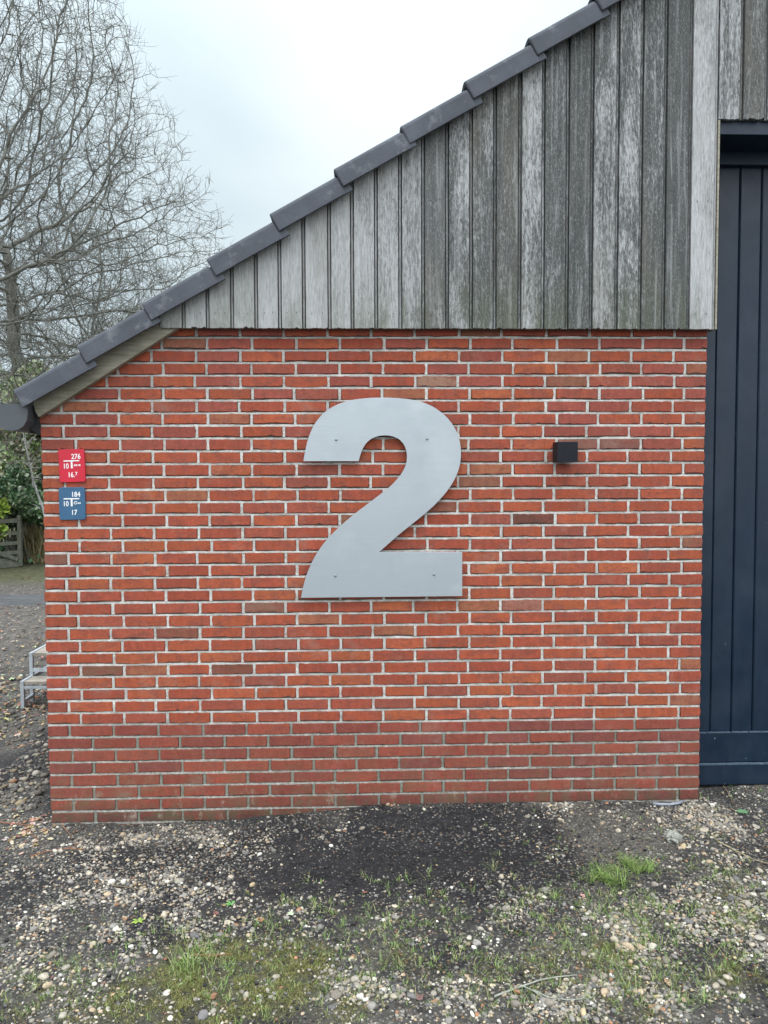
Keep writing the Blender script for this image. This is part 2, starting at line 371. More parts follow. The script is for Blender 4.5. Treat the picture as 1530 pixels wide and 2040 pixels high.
GRAV = [(100, 1650, 500, 1880, .85), (0, 1760, 260, 1860, .7), (1000, 1800, 1400, 1960, 1.), (600, 1930, 1000, 2050, .9), (1040, 1600, 1330, 1640, .8), (1400, 1590, 1560, 1800, .9), (900, 1960, 1530, 2060, .9), (480, 1790, 700, 1870, .6), (0, 1990, 220, 2060, .5), (1200, 1640, 1330, 1700, .4), (100, 1640, 520, 1690, .9), (1350, 1700, 1540, 1960, .6)]
def dens(lst, x, y): return blob(np.asarray(x, float), np.asarray(y, float), lst)

def axis(lo, hi, step, far_lo, far_hi, g=1.16):
    a = list(np.arange(lo, hi + 1e-6, step)); s = step; p = lo; left = []
    while p > far_lo: s *= g; p -= s; left.append(p)
    s = step; p = hi; right = []
    while p < far_hi: s *= g; p += s; right.append(p)
    return np.array(left[::-1] + a + right)
xs = axis(-1.6, 4.2, .014, -260, 260); ys = axis(-1.75, .3, .014, -120, 380, 1.12)
X, Y = np.meshgrid(xs, ys); x, y = X.ravel(), Y.ravel()
rough_s = 1 - .45 * dens(SOIL[:2], x, y)
z = height(x, y, rough_s); far = np.clip((np.hypot(x - 1.5, y) - 6) / 10, 0, 1); z = z * (1 - far) - .1 * far
nx, ny = len(xs), len(ys); idx = np.arange(nx * ny).reshape(ny, nx)
Fq = np.stack([idx[:-1, :-1], idx[:-1, 1:], idx[1:, 1:], idx[1:, :-1]], -1).reshape(-1, 4)
inside = (x > .02) & (x < 3.32) & (y > .02) & (y < .2)
cols = np.stack([dens(SOIL, x, y), dens(MOSS, x, y), dens(GRAV, x, y), dens([(1120, 1635, 1350, 1735, 1.), (1000, 1600, 1200, 1630, .5)], x, y)], -1)
mg = MT('earth_and_gravel', .92, .25)
a = mg.n('ShaderNodeSeparateColor', {0: mg.attr()})
o_ = mg.tc.outputs['Object']
soilc = mg.mix(mg.ramp(mg.noise(16, 7, .7), .35, .68), (.012, .012, .014), (.036, .035, .038))
clay = mg.mix(mg.ramp(mg.noise(40, 6, .7), .35, .65), (.042, .04, .037), (.125, .118, .105))
c = mg.mix(mg.ramp(mg.noise(2.2, 6, .7), .36, .58), soilc, clay)
c = mg.mix(mg.ramp(a.outputs[0], .05, .45, 0., .97), c, soilc)
c = mg.mix(mg.math('MULTIPLY', mg.ramp(mg.attr('Alpha'), .1, .5, 0., .9), mg.ramp(mg.noise(24, 6, .7), .3, .5, .3, 1.)), c, mg.mix(mg.ramp(mg.noise(60, 6, .7), .35, .65), (.05, .047, .042), (.15, .14, .12)))
gn = mg.n('ShaderNodeTexVoronoi', {'Vector': mg.n('ShaderNodeMapping', {'Vector': o_, 'Scale': (1, 1, .3)}).outputs[0], 'Scale': 75., 'Randomness': 1.})
gcol = mg.n('ShaderNodeSeparateColor', {0: gn.outputs['Color']})
peb = mg.mix(gcol.outputs[0], (.09, .085, .075), (.36, .34, .30)); peb = mg.mix(mg.ramp(gcol.outputs[1], .8, .9), peb, (.28, .17, .09))
edge = mg.ramp(gn.outputs['Distance'], .25, .55, 1., 0.)
gm = mg.math('MULTIPLY', edge, mg.ramp(mg.math('SUBTRACT', mg.math('ADD', mg.math('MULTIPLY', a.outputs[2], .5), .42), gcol.outputs[2]), -.02, .05))
sy = mg.n('ShaderNodeSeparateXYZ', {0: o_}).outputs[1]
gm = mg.math('MULTIPLY', gm, .75)
c = mg.mix(gm, c, peb)
mossc = mg.mix(mg.ramp(mg.noise(120, 5, .7), .35, .65), (.045, .045, .016), (.14, .133, .045))
c = mg.mix(mg.math('MULTIPLY', mg.ramp(a.outputs[1], .15, .6), mg.ramp(mg.noise(20, 7, .8), .40, .60, .05, .9)), c, mossc)
# leaf mould and a grey track further off on the left
farl = mg.ramp(sy, 2.5, 5.5)
c = mg.mix(mg.math('MULTIPLY', farl, .85), c, mg.mix(mg.ramp(mg.noise(14, 8, .8, stretch=(1, .5, 1)), .38, .62), (.04, .037, .034), (.15, .135, .12)))
grn = mg.math('MULTIPLY', mg.ramp(sy, 8.8, 9.8), .9)
c = mg.mix(grn, c, mg.mix(mg.ramp(mg.noise(8, 8, .8), .38, .62), (.04, .045, .02), (.12, .12, .06)))
mg.col(c)
hb = mg.math('ADD', mg.math('MULTIPLY', mg.noise(70, 8, .75), 1.), mg.math('MULTIPLY', gm, .5))
mg.bump(hb, .012, 1.); mg.rough(mg.ramp(mg.noise(9, 5, .6), .3, .7, .75, .95))
ground = np_mesh('ground', np.stack([x, y, z], -1), Fq, mg.m, cols=cols, smooth=True); tag(ground, kind='structure')

# track crossing on the left in front of the gate
mtk = MT('dirt_track', .85, .3)
c = mtk.mix(mtk.ramp(mtk.noise(5, 8, .75, stretch=(.4, 3, 1)), .35, .65), (.035, .036, .038), (.105, .108, .115))
c = mtk.mix(mtk.ramp(mtk.noise(30, 6, .8), .6, .72), c, (.30, .28, .25)); mtk.col(c); mtk.bump(mtk.noise(30, 6, .7), .02, .8)
tx = np.linspace(-30, 8, 120); ty = np.linspace(0, 1, 9); TX, TT = np.meshgrid(tx, ty)
TY = 7.1 + TT * 1.15 + .06 * TX * .6 + .10 * np.sin(TX * .5); tzx = height(TX.ravel(), TY.ravel()); fr = np.clip((np.hypot(TX.ravel() - 1.5, TY.ravel()) - 6) / 10, 0, 1)
TZ = tzx * (1 - fr) - .1 * fr + .03 - .05 * (np.abs(TT.ravel() - .5) * 2) ** 4
ti = np.arange(TX.size).reshape(TX.shape); TF = np.stack([ti[:-1, :-1], ti[:-1, 1:], ti[1:, 1:], ti[1:, :-1]], -1).reshape(-1, 4)
tag(np_mesh('dirt_track', np.stack([TX.ravel(), TY.ravel(), TZ], -1), TF, mtk.m, smooth=True), kind='structure')

# ------------------------------------------------------------ barn
WX = 3.34
barn = empty('barn', (0, 0, 0), 'red brick barn with grey weathered board gable and dark tiled roof', 'barn')
kL = [(-6, 2.73), (0, at(85, 672)[1])] + [(k, at(95, p)[1]) for k, p in ((7, 847.5), (12, 976), (25, 1301.6), (31, 1445), (38, 1618), (39, 1643))]
kR = [(-6, at(1410, 672)[1] + .372)] + [(k, at(q, p)[1]) for k, q, p in ((0, 1410, 672), (12, 1402, 970.6), (25, 1397, 1287), (31, 1394, 1430), (38, 1393, 1594))] + [(39, at(1393, 1594)[1] - .062)]
kL[0] = (-6, kL[1][1] + .375)
eL = [(-6, at(79, 830)[0])] + [(k, at(q, p)[0]) for k, q, p in ((6.2, 79, 830), (13, 86, 1000), (25, 91, 1300), (31, 94, 1445), (38, 101.5, 1618))] + [(42, at(101.5, 1618)[0] + .003)]
eR = [(k, at(q, p)[0]) for k, q, p in ((0, 1410, 672), (12, 1402, 970), (25, 1397, 1290), (38, 1393, 1594))]
def itp(t, k):
    return float(np.interp(k, [a for a, _ in t], [b for _, b in t]))
def rowz(k, u):                 # height of bed joint k at fraction u across the wall
    if k > 38: zl, zr = itp(kL, 38) - .0625 * (k - 38), itp(kR, 38) - .0625 * (k - 38)
    else: zl, zr = itp(kL, k), itp(kR, k)
    return lerp(zl, zr, u ** .8 if k > 25 else u)
# roof line (top of barge board) used to trim the bricks: passes just under the verge tiles
RA, RB = at(78, 800, -.02), at(352, 620, -.02)
rs = (RB[1] - RA[1]) / (RB[0] - RA[0])
def roof_z(x): return RA[1] + (x - RA[0]) * rs
def clip_poly(P):
    o = []; n = len(P); d = [roof_z(p[0]) - p[1] for p in P]
    for i in range(n):
        a, b = P[i], P[(i + 1) % n]; da, db = d[i], d[(i + 1) % n]
        if da >= 0: o.append(a)
        if da * db < 0: t = da / (da - db); o.append((a[0] + (b[0] - a[0]) * t, a[1] + (b[1] - a[1]) * t))
    return o
def brick_outline(x0, x1, z0a, z0b, z1a, z1b, j=1.):
    "irregular outline, counter-clockwise seen from the front; z0 bottom, z1 top at left/right"
    P = []; nn = max(4, int((x1 - x0) / .017)); r = .0016 + random.random() * .0016
    w = lambda s: random.gauss(0, s * j * 1.35)
    wl, wr = w(.0012), w(.0012); bow = w(.0012)
    for i in range(nn + 1):
        t = i / nn; x = lerp(x0 + r, x1 - r, t); P.append((x, lerp(z0a, z0b, t) + w(.0009) + bow * math.sin(math.pi * t)))
    zb, zt = z0b, z1b
    for i in range(1, 3): P.append((x1 + w(.0006) + wr * .3, lerp(zb, zt, i / 3) + w(.001)))
    for i in range(nn + 1):
        t = 1 - i / nn; x = lerp(x0 + r, x1 - r, t); P.append((x, lerp(z1a, z1b, t) + w(.0009)))
    if random.random() < .35 * j and len(P) > 6:
        q_ = random.randrange(1, nn); P[q_] = (P[q_][0], P[q_][1] + random.uniform(.002, .006))
    if random.random() < .25 * j:
        q_ = random.randrange(nn + 4, len(P) - 1); P[q_] = (P[q_][0], P[q_][1] - random.uniform(.002, .0045))
    for i in (2, 1): P.append((x0 + w(.0006) + wl * .3, lerp(z0a, z1a, i / 3) + w(.001)))
    return P
PAL = [((.385, .090, .046), 6), ((.405, .100, .048), 4), ((.36, .082, .047), 5), ((.345, .088, .054), 2), ((.31, .088, .060), .9), ((.34, .125, .068), .7), ((.27, .115, .072), .35), ((.42, .115, .052), 1.2)]
PALD = [((.285, .070, .048), 4), ((.255, .066, .050), 3), ((.31, .078, .050), 2), ((.235, .070, .058), 2)]
def pick(P):
    t = random.random() * sum(w for _, w in P)
    for c_, w in P:
        t -= w
        if t <= 0: return c_
    return P[0][0]
def add_brick(m, P, front, back, col, tf=lambda p: p):
    n = len(P)
    if n < 4: return
    cx = sum(p[0] for p in P) / n; cz = sum(p[1] for p in P) / n
    V = []; ins = .0027
    for dpt, s in ((back, 0.), (front + .0022, .0011), (front, ins)):
        for p in P:
            dx, dz = cx - p[0], cz - p[1]; hx = min(abs(dx), s) * (1 if dx > 0 else -1); hz = min(abs(dz), s) * (1 if dz > 0 else -1)
            V.append(tf((p[0] + hx, dpt, p[1] + hz)))
    Fc = []
    for r_ in range(2):
        Fc += [(r_ * n + i, r_ * n + (i + 1) % n, (r_ + 1) * n + (i + 1) % n, (r_ + 1) * n + i) for i in range(n)]
    Fc.append(tuple(2 * n + i for i in range(n)))
    ed_ = [tuple(q_ * (.30 if ring == 0 else .50 + .25 * random.random()) for q_ in col[:3]) + (1.,) for ring in (0, 1) for _ in P]  # outer rings darkened in colour to imitate mortar shadow and soot at brick edges
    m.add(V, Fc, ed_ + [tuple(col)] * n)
SCORCH = [(at(1032, 1031), (.15, .062, .045)), (at(560, 1206), (.24, .12, .085)), (at(890, 762), (.36, .20, .14)), (at(1075, 1203), (.36, .15, .11)), (at(1130, 880), (.26, .12, .09)), (at(1245, 880), (.25, .105, .085)), (at(430, 1345), (.22, .085, .055)), (at(330, 1265), (.27, .10, .065)), (at(130, 1110), (.22, .10, .07)), (at(180, 1330), (.21, .10, .065))]
bw = MB()
JX, JZ = .0102, .0115
def lay(bwm, mirror=False):
    for k in range(-2, 41):
        xl, xr = itp(eL, k + .5), itp(eR, k + .5)
        if k < 31: first = .168 if k % 2 == 0 else .112; last_off = .112 if k % 2 == 0 else .168
        else: first = .112 if k % 2 == 1 else .22; last_off = first
        wdt = xr - xl; n = round((wdt - first - last_off) / .22); pitch = (wdt - first - last_off) / n
        js = [xl] + [xl + first + i * pitch + random.gauss(0, .0034) for i in range(n + 1)] + [xr]
        HJ.extend((mirror, js[i], k) for i in range(1, len(js) - 1))
        for i in range(len(js) - 1):
            jx = JX * random.choice((.85, .95, 1.05, 1.2, 1.5))
            a = js[i] + (jx / 2 if i else random.gauss(0, .0011)); b = js[i + 1] - (jx / 2 if i < len(js) - 2 else random.gauss(0, .0012))
            ua, ub = (a - xl) / wdt, (b - xl) / wdt
            ua, ub = min(max(ua, 0), 1), min(max(ub, 0), 1)
            zb, zt = random.gauss(0, .0009), random.gauss(0, .0009); jz = JZ * (1.05 if k < 31 else .95)
            P = brick_outline(a, b, rowz(k + 1, ua) + jz / 2 + zb, rowz(k + 1, ub) + jz / 2 + zb, rowz(k, ua) - jz / 2 + zt, rowz(k, ub) - jz / 2 + zt, 1. if k < 31 else .55)
            if not mirror: P = clip_poly(P)
            if len(P) < 4: continue
            c_ = pick(PALD if k >= 31 else PAL); v = random.uniform(.80, 1.0)
            if k < 9 and random.random() < .35: c_ = (.33, .085, .062)
            zc_ = (rowz(k, ua) + rowz(k + 1, ua)) / 2
            for (ex, ez), ec in SCORCH:
                if not mirror and a < ex < b and abs(zc_ - ez) < .031: c_ = ec
            fr_ = random.gauss(0, .0011) if k < 31 else random.gauss(0, .0006)
            tf = (lambda p: p) if not mirror else (lambda p: (2 * 4.55 - p[0], p[1], p[2]))
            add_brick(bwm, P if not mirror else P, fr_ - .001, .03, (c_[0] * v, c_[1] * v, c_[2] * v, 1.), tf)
HJ = []
lay(bw)
lay(bw, True)
# side wall towards the yard, same courses, turned round the corner
for k in range(5, 41):
    zl1, zl0 = rowz(k, 0), rowz(k + 1, 0); xl = itp(eL, k + .5); y0 = .006; first = .112 if k % 2 else .168; p = 0.
    lim = []
    q = y0 + (first if k % 2 == 0 else .112)
    prev = .0
    while prev < 9.:
        nxt = q if prev == 0. else prev + .22
        a, b = prev + (JX / 2 if prev else .112 * 0 + .002), nxt - JX / 2
        P = [(a, zl0 + JZ / 2), (b, zl0 + JZ / 2), (b, zl1 - JZ / 2), (a, zl1 - JZ / 2)]
        c_ = pick(PALD if k >= 31 else PAL)
        if prev > 0 or True:
            nP = len(P); V = [(xl + .012, u, v) for u, v in P] + [(xl + random.gauss(0, .001), u, v) for u, v in P]
            if prev == 0.: V = [(vx, max(vy, .031), vz) for vx, vy, vz in V]
            bw.add(V, [(i, (i + 1) % 4, (i + 1) % 4 + 4, i + 4)[::-1] for i in range(4)] + [(7, 6, 5, 4)], c_ + (1.,))
        prev = nxt
brick_wall = bw.build('brick_wall', BRICK, barn)
def joints(mx):
    m = MB(); G = random.Random(3 + mx); mir = (lambda q: 2 * 4.55 - q) if mx else (lambda q: q)
    def strip(pts):      # pts: list of (x, zlow, zhigh, depth)
        V = []
        for x, a, b, d in pts: V += [(mir(x), d + .003, a - .002), (mir(x), d, a), (mir(x), d, b), (mir(x), d + .009, b + .0006)]
        Fc = []
        for i in range(len(pts) - 1):
            for j in range(3):
                q_ = (4 * i + j, 4 * i + 4 + j, 4 * i + 5 + j, 4 * i + 1 + j); Fc.append(q_[::-1] if mx else q_)
        m.add(V, Fc, (0, 0, 0, 1))
    for k in range(-2, 41):
        xl, xr = itp(eL, k) + .004, itp(eR, k) - .004; n = int((xr - xl) / .014); pts = []; gp_, dd_, ph = .0018, .0025, 0
        for i in range(n + 1):
            u = i / n; x = lerp(xl, xr, u); zc = rowz(k, u); gp_ += G.gauss(0, .0008); gp_ = min(max(gp_, .0006), .0046); dd_ += G.gauss(0, .0005); dd_ = min(max(dd_, .0008), .0052)
            jz = JZ / 2
            if (not mx) and zc > roof_z(x) - .01:
                if len(pts) > 1: strip(pts)
                pts = []; continue
            pts.append((x, zc - jz - .0006 + G.gauss(0, .0004), zc + jz - gp_, dd_))
        if len(pts) > 1: strip(pts)
    for mr, x, k in HJ:
        if mr != bool(mx): continue
        u = (x - itp(eL, k)) / (itp(eR, k) - itp(eL, k)); z1_, z0_ = rowz(k, u) - JZ / 2 + .001, rowz(k + 1, u) + JZ / 2 - .002
        if (not mx) and z1_ > roof_z(x) - .02: continue
        d = G.uniform(.001, .0045) if k < 31 else G.uniform(.003, .006); V = []; gl_, gr_ = G.uniform(-.001, .001), G.uniform(-.001, .001); cc_ = (0., 0, 0, 1) if k < 31 else (0., 1., 0, 1)
        for t in range(6):
            z_ = lerp(z0_, z1_, t / 5); a_ = x - JX / 2 - .0016 + gl_ + G.gauss(0, .0004); b__ = x + JX / 2 + .0016 + gr_ + G.gauss(0, .0004)
            V += [(mir(a_ - .001), d + .006, z_), (mir(a_), d, z_), (mir(b__), d, z_), (mir(b__ + .001), d + .006, z_)]
        Fc = []
        for t in range(5):
            for j in range(3):
                q_ = (4 * t + j, 4 * t + 1 + j, 4 * t + 5 + j, 4 * t + 4 + j); Fc.append(q_[::-1] if mx else q_)
        m.add(V, Fc, cc_)
    return m
joints(0).build('pointing', MORTAR, brick_wall); joints(1).build('pointing', MORTAR, brick_wall)
mo_ = MB()
top = rowz(-2, .5)
xL, xR = .006, itp(eR, 20) - .006
xk = (top - RA[1]) / rs + RA[0]
prof = [(xL + .01, -.5), (xR, -.5), (xR, top), (xk, top), (xL + .01, roof_z(xL) - .005)]
mo_.prism(prof, .0062, .22)
mo_.build('mortar', MORTAR, brick_wall); mo_ = MB()
mo_.prism([(2 * 4.55 - a, b) for a, b in prof], .0062, .22); mo_.build('mortar', MORTAR, brick_wall); mo_ = MB()
mo_.box(xL + .002, xL + .2, .22, 9.2, -.5, roof_z(xL) - .06)
mo_.box(xL + .2, 2 * 4.55 - xL, 9., 9.2, -.5, 2.2)
mo_.build('mortar', MORTAR, brick_wall)

# verge tiles
VY = -.125
T0 = at(23, 778, VY); T8 = at(1052, 73, VY); dx, dz = (T8[0] - T0[0]) / 8, (T8[1] - T0[1]) / 8
PITCH_ = math.atan2(dz, dx); TT_ = R(29.6); ut = Vector((math.cos(TT_), 0, math.sin(TT_))); un = Vector((-math.sin(TT_), 0, math.cos(TT_)))
step = math.hypot(dx, dz); RX = 4.55
roof = MB(); NT = int((RX - T0[0]) / dx) + 1
vt = MB()
def verge_tile(m, O, mir):
    secs = []
    L_ = step + .034
    for s, yo, th in ((0., .004, 0.), (.006, 0., .001), (.05, 0., .0), (L_ * .6, .003, 0.), (L_ - .042, .006, 0.), (L_ - .040, .0125, -.006), (L_, .013, -.006)):
        fl = .094 + th
        prof_ = [(yo, .0), (yo - .0005, .02), (yo, fl - .018), (yo + .004, fl - .006), (yo + .014, fl), (yo + .04, fl + .001), (.33, fl - .008), (.33, fl - .022), (yo + .018, fl - .016), (yo + .016, .0)]
        secs.append([O + ut * (s + .0) + Vector((0, a, 0)) + un * (b - .094) for a, b in prof_])
    n = len(secs[0]); V = [p for s in secs for p in s]
    if mir: V = [Vector((2 * RX - p.x, p.y, p.z)) for p in V]
    Fc = []
    for i in range(len(secs) - 1):
        Fc += [(i * n + j, (i + 1) * n + j, (i + 1) * n + (j + 1) % n, i * n + (j + 1) % n) for j in range(n)]
    Fc += [tuple(range(n)), tuple((len(secs) - 1) * n + j for j in range(n - 1, -1, -1))]
    if mir: Fc = [f[::-1] for f in Fc]
    m.add(V, Fc)
for i in range(NT):
    jit = Vector((random.gauss(0, .0025), random.gauss(0, .0015), random.gauss(0, .0025)))
    verge_tile(vt, Vector((T0[0] + dx * i, VY, T0[1] + dz * i)) + jit, False)
    if i > NT - 8: verge_tile(vt, Vector((T0[0] + dx * i, VY, T0[1] + dz * i)) + jit, True)
for i in range(NT):
    for mir in (False, True):
        O = Vector((T0[0] + dx * i, 0, T0[1] + dz * i)) - un * .03
        a, b = O, O + ut * (step + .05)
        pts = [(a.x, a.z), (b.x, b.z), ((b + un * .022).x, (b + un * .022).z), ((a + un * .022).x, (a + un * .022).z)]
        if mir: pts = [(2 * RX - p, q) for p, q in pts]
        roof.prism(pts, .206, 9.6)
ro = roof.build('roof', TILE, barn)
# roof deck under the tiles keeps the daylight out of the loft
dk_ = MB(); A0 = Vector((T0[0] + .06, 0, T0[1])) - un * .1; B0 = Vector((RX, 0, A0.z + (RX - A0.x) * dz / dx))
for mir in (False, True):
    p = [(A0.x, A0.z), (B0.x, B0.z), (B0.x, B0.z - .03), (A0.x + .03, A0.z - .03)]
    if mir: p = [(2 * RX - a, b) for a, b in p]
    dk_.prism(p, .222, 9.5)
dk_.build('roof_deck', DARKWOOD, ro)
vt_o = vt.build('verge_tiles', TILE, ro, bevel=.002)
m = MB(); rzt = T0[1] + dz * ((RX - T0[0]) / dx)
m.tube([(RX, -.12, rzt - .02), (RX, 9.6, rzt - .02)], .11, 12); m.build('ridge', TILE, ro)

# weatherboarding
cl_ = MB(); YB = -.062
zb = at(900, 655, YB)[1]
bx = [at(p, 650, YB)[0] for p in (318, 369, 417, 466, 514, 561, 609, 660, 705.5, 753, 801, 846.5, 894, 941.5, 988.7, 1038, 1084, 1132, 1180, 1230, 1277, 1324, 1373.6, 1425)]
top_slope = dz / dx
def clad_top(x): return T0[1] + (x - T0[0]) * top_slope - .055
tone = [.93, .95, .96, 1., 1., 1., 1.03, 1.04, 1.0, 1.0, .95, .86, 1.0, .92, .9, 1.04, .92, .78, 1.02, 1.06, .9, .85, 1.14]
darkn = [.1, .12, .2, .12, .1, .12, .12, .14, .14, .2, .5, .82, .45, .70, .74, .42, .76, 1.05, .56, .44, .78, .98, .12]
zt_open = at(1480, 238, YB)[1]
edges = list(bx); i = 0
while edges[-1] < 2 * RX - 1.2: edges.append(edges[-1] + .1215)
for i in range(len(edges) - 1):
    x0, x1 = edges[i], edges[i + 1]
    z0 = zb if x1 < bx[-1] + .01 else (zt_open if x1 < 5.75 else zb)
    mirx = lambda q: q if q <= RX else 2 * RX - q
    if i < len(tone): tn, dn = tone[i], darkn[i]
    else: tn, dn = random.uniform(.8, 1.05), random.uniform(.4, .8)
    if i >= 23: tn, dn = [.98, .7, .95, .8][(i - 23) % 4], [.45, .8, .5, .7][(i - 23) % 4]
    sm = max(0., min(1., 1.15 - max(0, i - 5) * .16)) if i != 22 else .65
    colr = (tn, dn, sm, i * 1.37 % 9)
    lip = .017
    def topz(q): return clad_top(mirx(q))
    zb_ = z0
    # face plank with a ragged foot, slightly cupped
    n = 12; xa, xb = x0 + .0022, x1 - lip - .001
    low_ = [(lerp(xa, xb, t / n), zb_ + abs(random.gauss(0, .0022)) + (random.random() < .08) * .006) for t in range(n + 1)]
    yo = random.gauss(0, .0012)
    P = low_ + [(xb, topz(xb)), (xa, topz(xa))]
    if topz(xa) - zb_ < .01 and topz(xb) - zb_ < .01: continue
    P = [(a, max(b, zb_)) for a, b in P]
    cl_.prism(P, YB + yo, YB + .02, colr)
    P = [(x1 - lip + .0045, zb_ + random.uniform(.0, .004)), (x1 - .004, zb_ + random.uniform(.0, .004)), (x1 - .004, topz(x1)), (x1 - lip + .0045, topz(x1 - lip))]
    if topz(x1 - lip) > zb_ + .01: cl_.prism(P, YB + .008, YB + .02, (tn * .8, min(1, dn + .12), sm, i * 1.37 % 9 + .3))
    P = [(x0, zb_ + .004), (x1, zb_ + .004), (x1, topz(x1) + .01), (x0, topz(x0) + .01)]
    if topz(x0) > zb_ + .01: cl_.prism(P, YB + .0215, YB + .045, (.25, .9, .2, 1.))
for i in range(1, 23):
    for q in (.28, .72):
        xx = lerp(edges[i], edges[i + 1] - .015, q) + random.gauss(0, .002)
        for zz in (zb + .075 + random.gauss(0, .003), zb + .62 + random.gauss(0, .004)):
            if zz < clad_top(xx) - .06: cl_.tube([(xx, YB - .0035, zz), (xx, YB + .004, zz)], .0022, 6, (.3, 1., .0, 1.))
clad = cl_.build('board_cladding', BOARD, barn)
m = MB(); xe = bx[-1]
m.box(xe + .001, xe + .010, YB + .004, .02, zb + .002, zt_open - .001, (1, .1, .9, 2)); m.build('edge_trim', PALE, clad)
# barge board, rafter end, gutter
m = MB(); m.prism([at(a, b, -.045) for a, b in ((77, 831), (70, 820), (66.5, 806), (70, 788), (330, 612), (350, 632), (355, 653))], -.045, -.006)
m.build('barge_board', PALE, barn, bevel=.002)
m = MB(); m.prism([at(a, b, .0) for a, b in ((35, 846), (81, 866), (81, 790), (40, 806))], .0, .05); m.build('rafter_end', DARKWOOD, barn)
m = MB(); fx = at(57, 830, .05)[0]; fz = at(57, 860, .05)[1]
m.box(fx, .012, .052, 9.2, fz - .005, fz + .14); m.build('fascia', DARKWOOD, barn)
gp = [at(a, b, -.09) for a, b in ((-27, 804.5), (-24, 822), (-17, 838), (-6, 849), (8, 856), (24, 858.5), (37, 856), (47, 849), (53, 839), (55.5, 826), (55.5, 805))]
m = MB(); m.prism(gp, -.092, -.088)
g2 = []
gcx = sum(p[0] for p in gp) / len(gp); gcz = gp[0][1]
inn = [(gcx + (a - gcx) * .97, gcz + (b - gcz) * .96) for a, b in gp]
V = [(a, yy, b) for yy in (-.088, 9.4) for a, b in gp + inn[::-1]]; n = len(gp) * 2
m.add(V, [(j, (j + 1) % n, n + (j + 1) % n, n + j) for j in range(n)] + [tuple(range(n, 2 * n))])
m.tube([(gp[0][0], -.09, gp[0][1]), (gp[0][0], 9.4, gp[0][1])], .008, 8)
m.tube([(gp[-1][0], -.085, gp[-1][1] - .002), (gp[-1][0], 9.4, gp[-1][1] - .002)], .004, 6)
m.build('gutter', ZINC, barn)

# door
YD = .205
de = [at(p, 820, YD)[0] for p in (1424, 1467, 1510)]; dp = (de[2] - de[0]) / 2
zk1 = at(1460, 1459, YD - .02)[1]; zk0 = at(1460, 1519, YD - .02)[1]; zs0 = at(1460, 1563, YD - .045)[1]
zh1 = at(1480, 270, .12)[1]; zh2 = at(1480, 328, .165)[1]
door = MB(); x = de[0]; xend = 2 * RX - WX + .05
door.box(de[0] - .20, de[0] - .0025, YD + .001, YD + .03, zk1 - .02, zh1 + .2)
while x < xend:
    z0d, z1d = zk1 - .02, zh1 + .2; a, b, g = x + .0025, x + dp - .0025, .005
    door.add([(a, YD + g, z0d), (a + g, YD, z0d), (b - g, YD, z0d), (b, YD + g, z0d), (a, YD + g, z1d), (a + g, YD, z1d), (b - g, YD, z1d), (b, YD + g, z1d)],
             [(0, 1, 5, 4), (1, 2, 6, 5), (2, 3, 7, 6)])
    x += dp
door.box(de[0] - .20, xend, YD + .012, YD + .05, zs0, zh1 + .3)
dr = door.build('door', DOOR, barn)
m = MB(); m.box(WX - .2, xend, YD - .024, YD + .004, zk0 + .004, zk1); m.build('kick_board', DOOR, dr, bevel=.003)
m = MB(); m.box(WX - .2, xend, YD - .046, YD + .006, zs0, zk0); m.build('bottom_rail', DOOR, dr, bevel=.003)
m = MB()
x = WX - .1
while x < xend:
    w = random.uniform(.02, .09); m.box(x, x + w, YD - .0262, YD - .012, zk1 - .001, zk1 + random.uniform(.0012, .004)); x += w * random.uniform(1., 1.15)
m.build('ledge_highlight', LEDGE_LIGHT, dr); m = MB()
x = WX - .1
while x < xend:
    w = random.uniform(.03, .1); m.box(x, x + w, YD - .048, YD - .026, zk0 - .003, zk0 + random.uniform(.0015, .004)); x += w * random.uniform(1., 1.04)
m.build('ledge_highlight', LEDGE_LIGHT, dr)
zc1 = at(1480, 268, -.035)[1]
m = MB(); m.box(WX + .002, xend, -.035, .19, zc1, zt_open + .3); m.build('shading_header', DOOR, barn, bevel=.002)  # header box pulled forward, shaped to throw shade on the door head
m = MB(); m.box(WX - .2, xend, .165, YD - .003, zh2, zh1 + .05); m.build('lintel', DOOR, barn, bevel=.002)
m = MB(); m.box(WX - .3, xend + .3, .215, .32, -.4, zs0 - .004); m.build('door_sill', plain('concrete_sill', (.26, .25, .23), .9, .2, var=.3, bump=.003).m, barn)

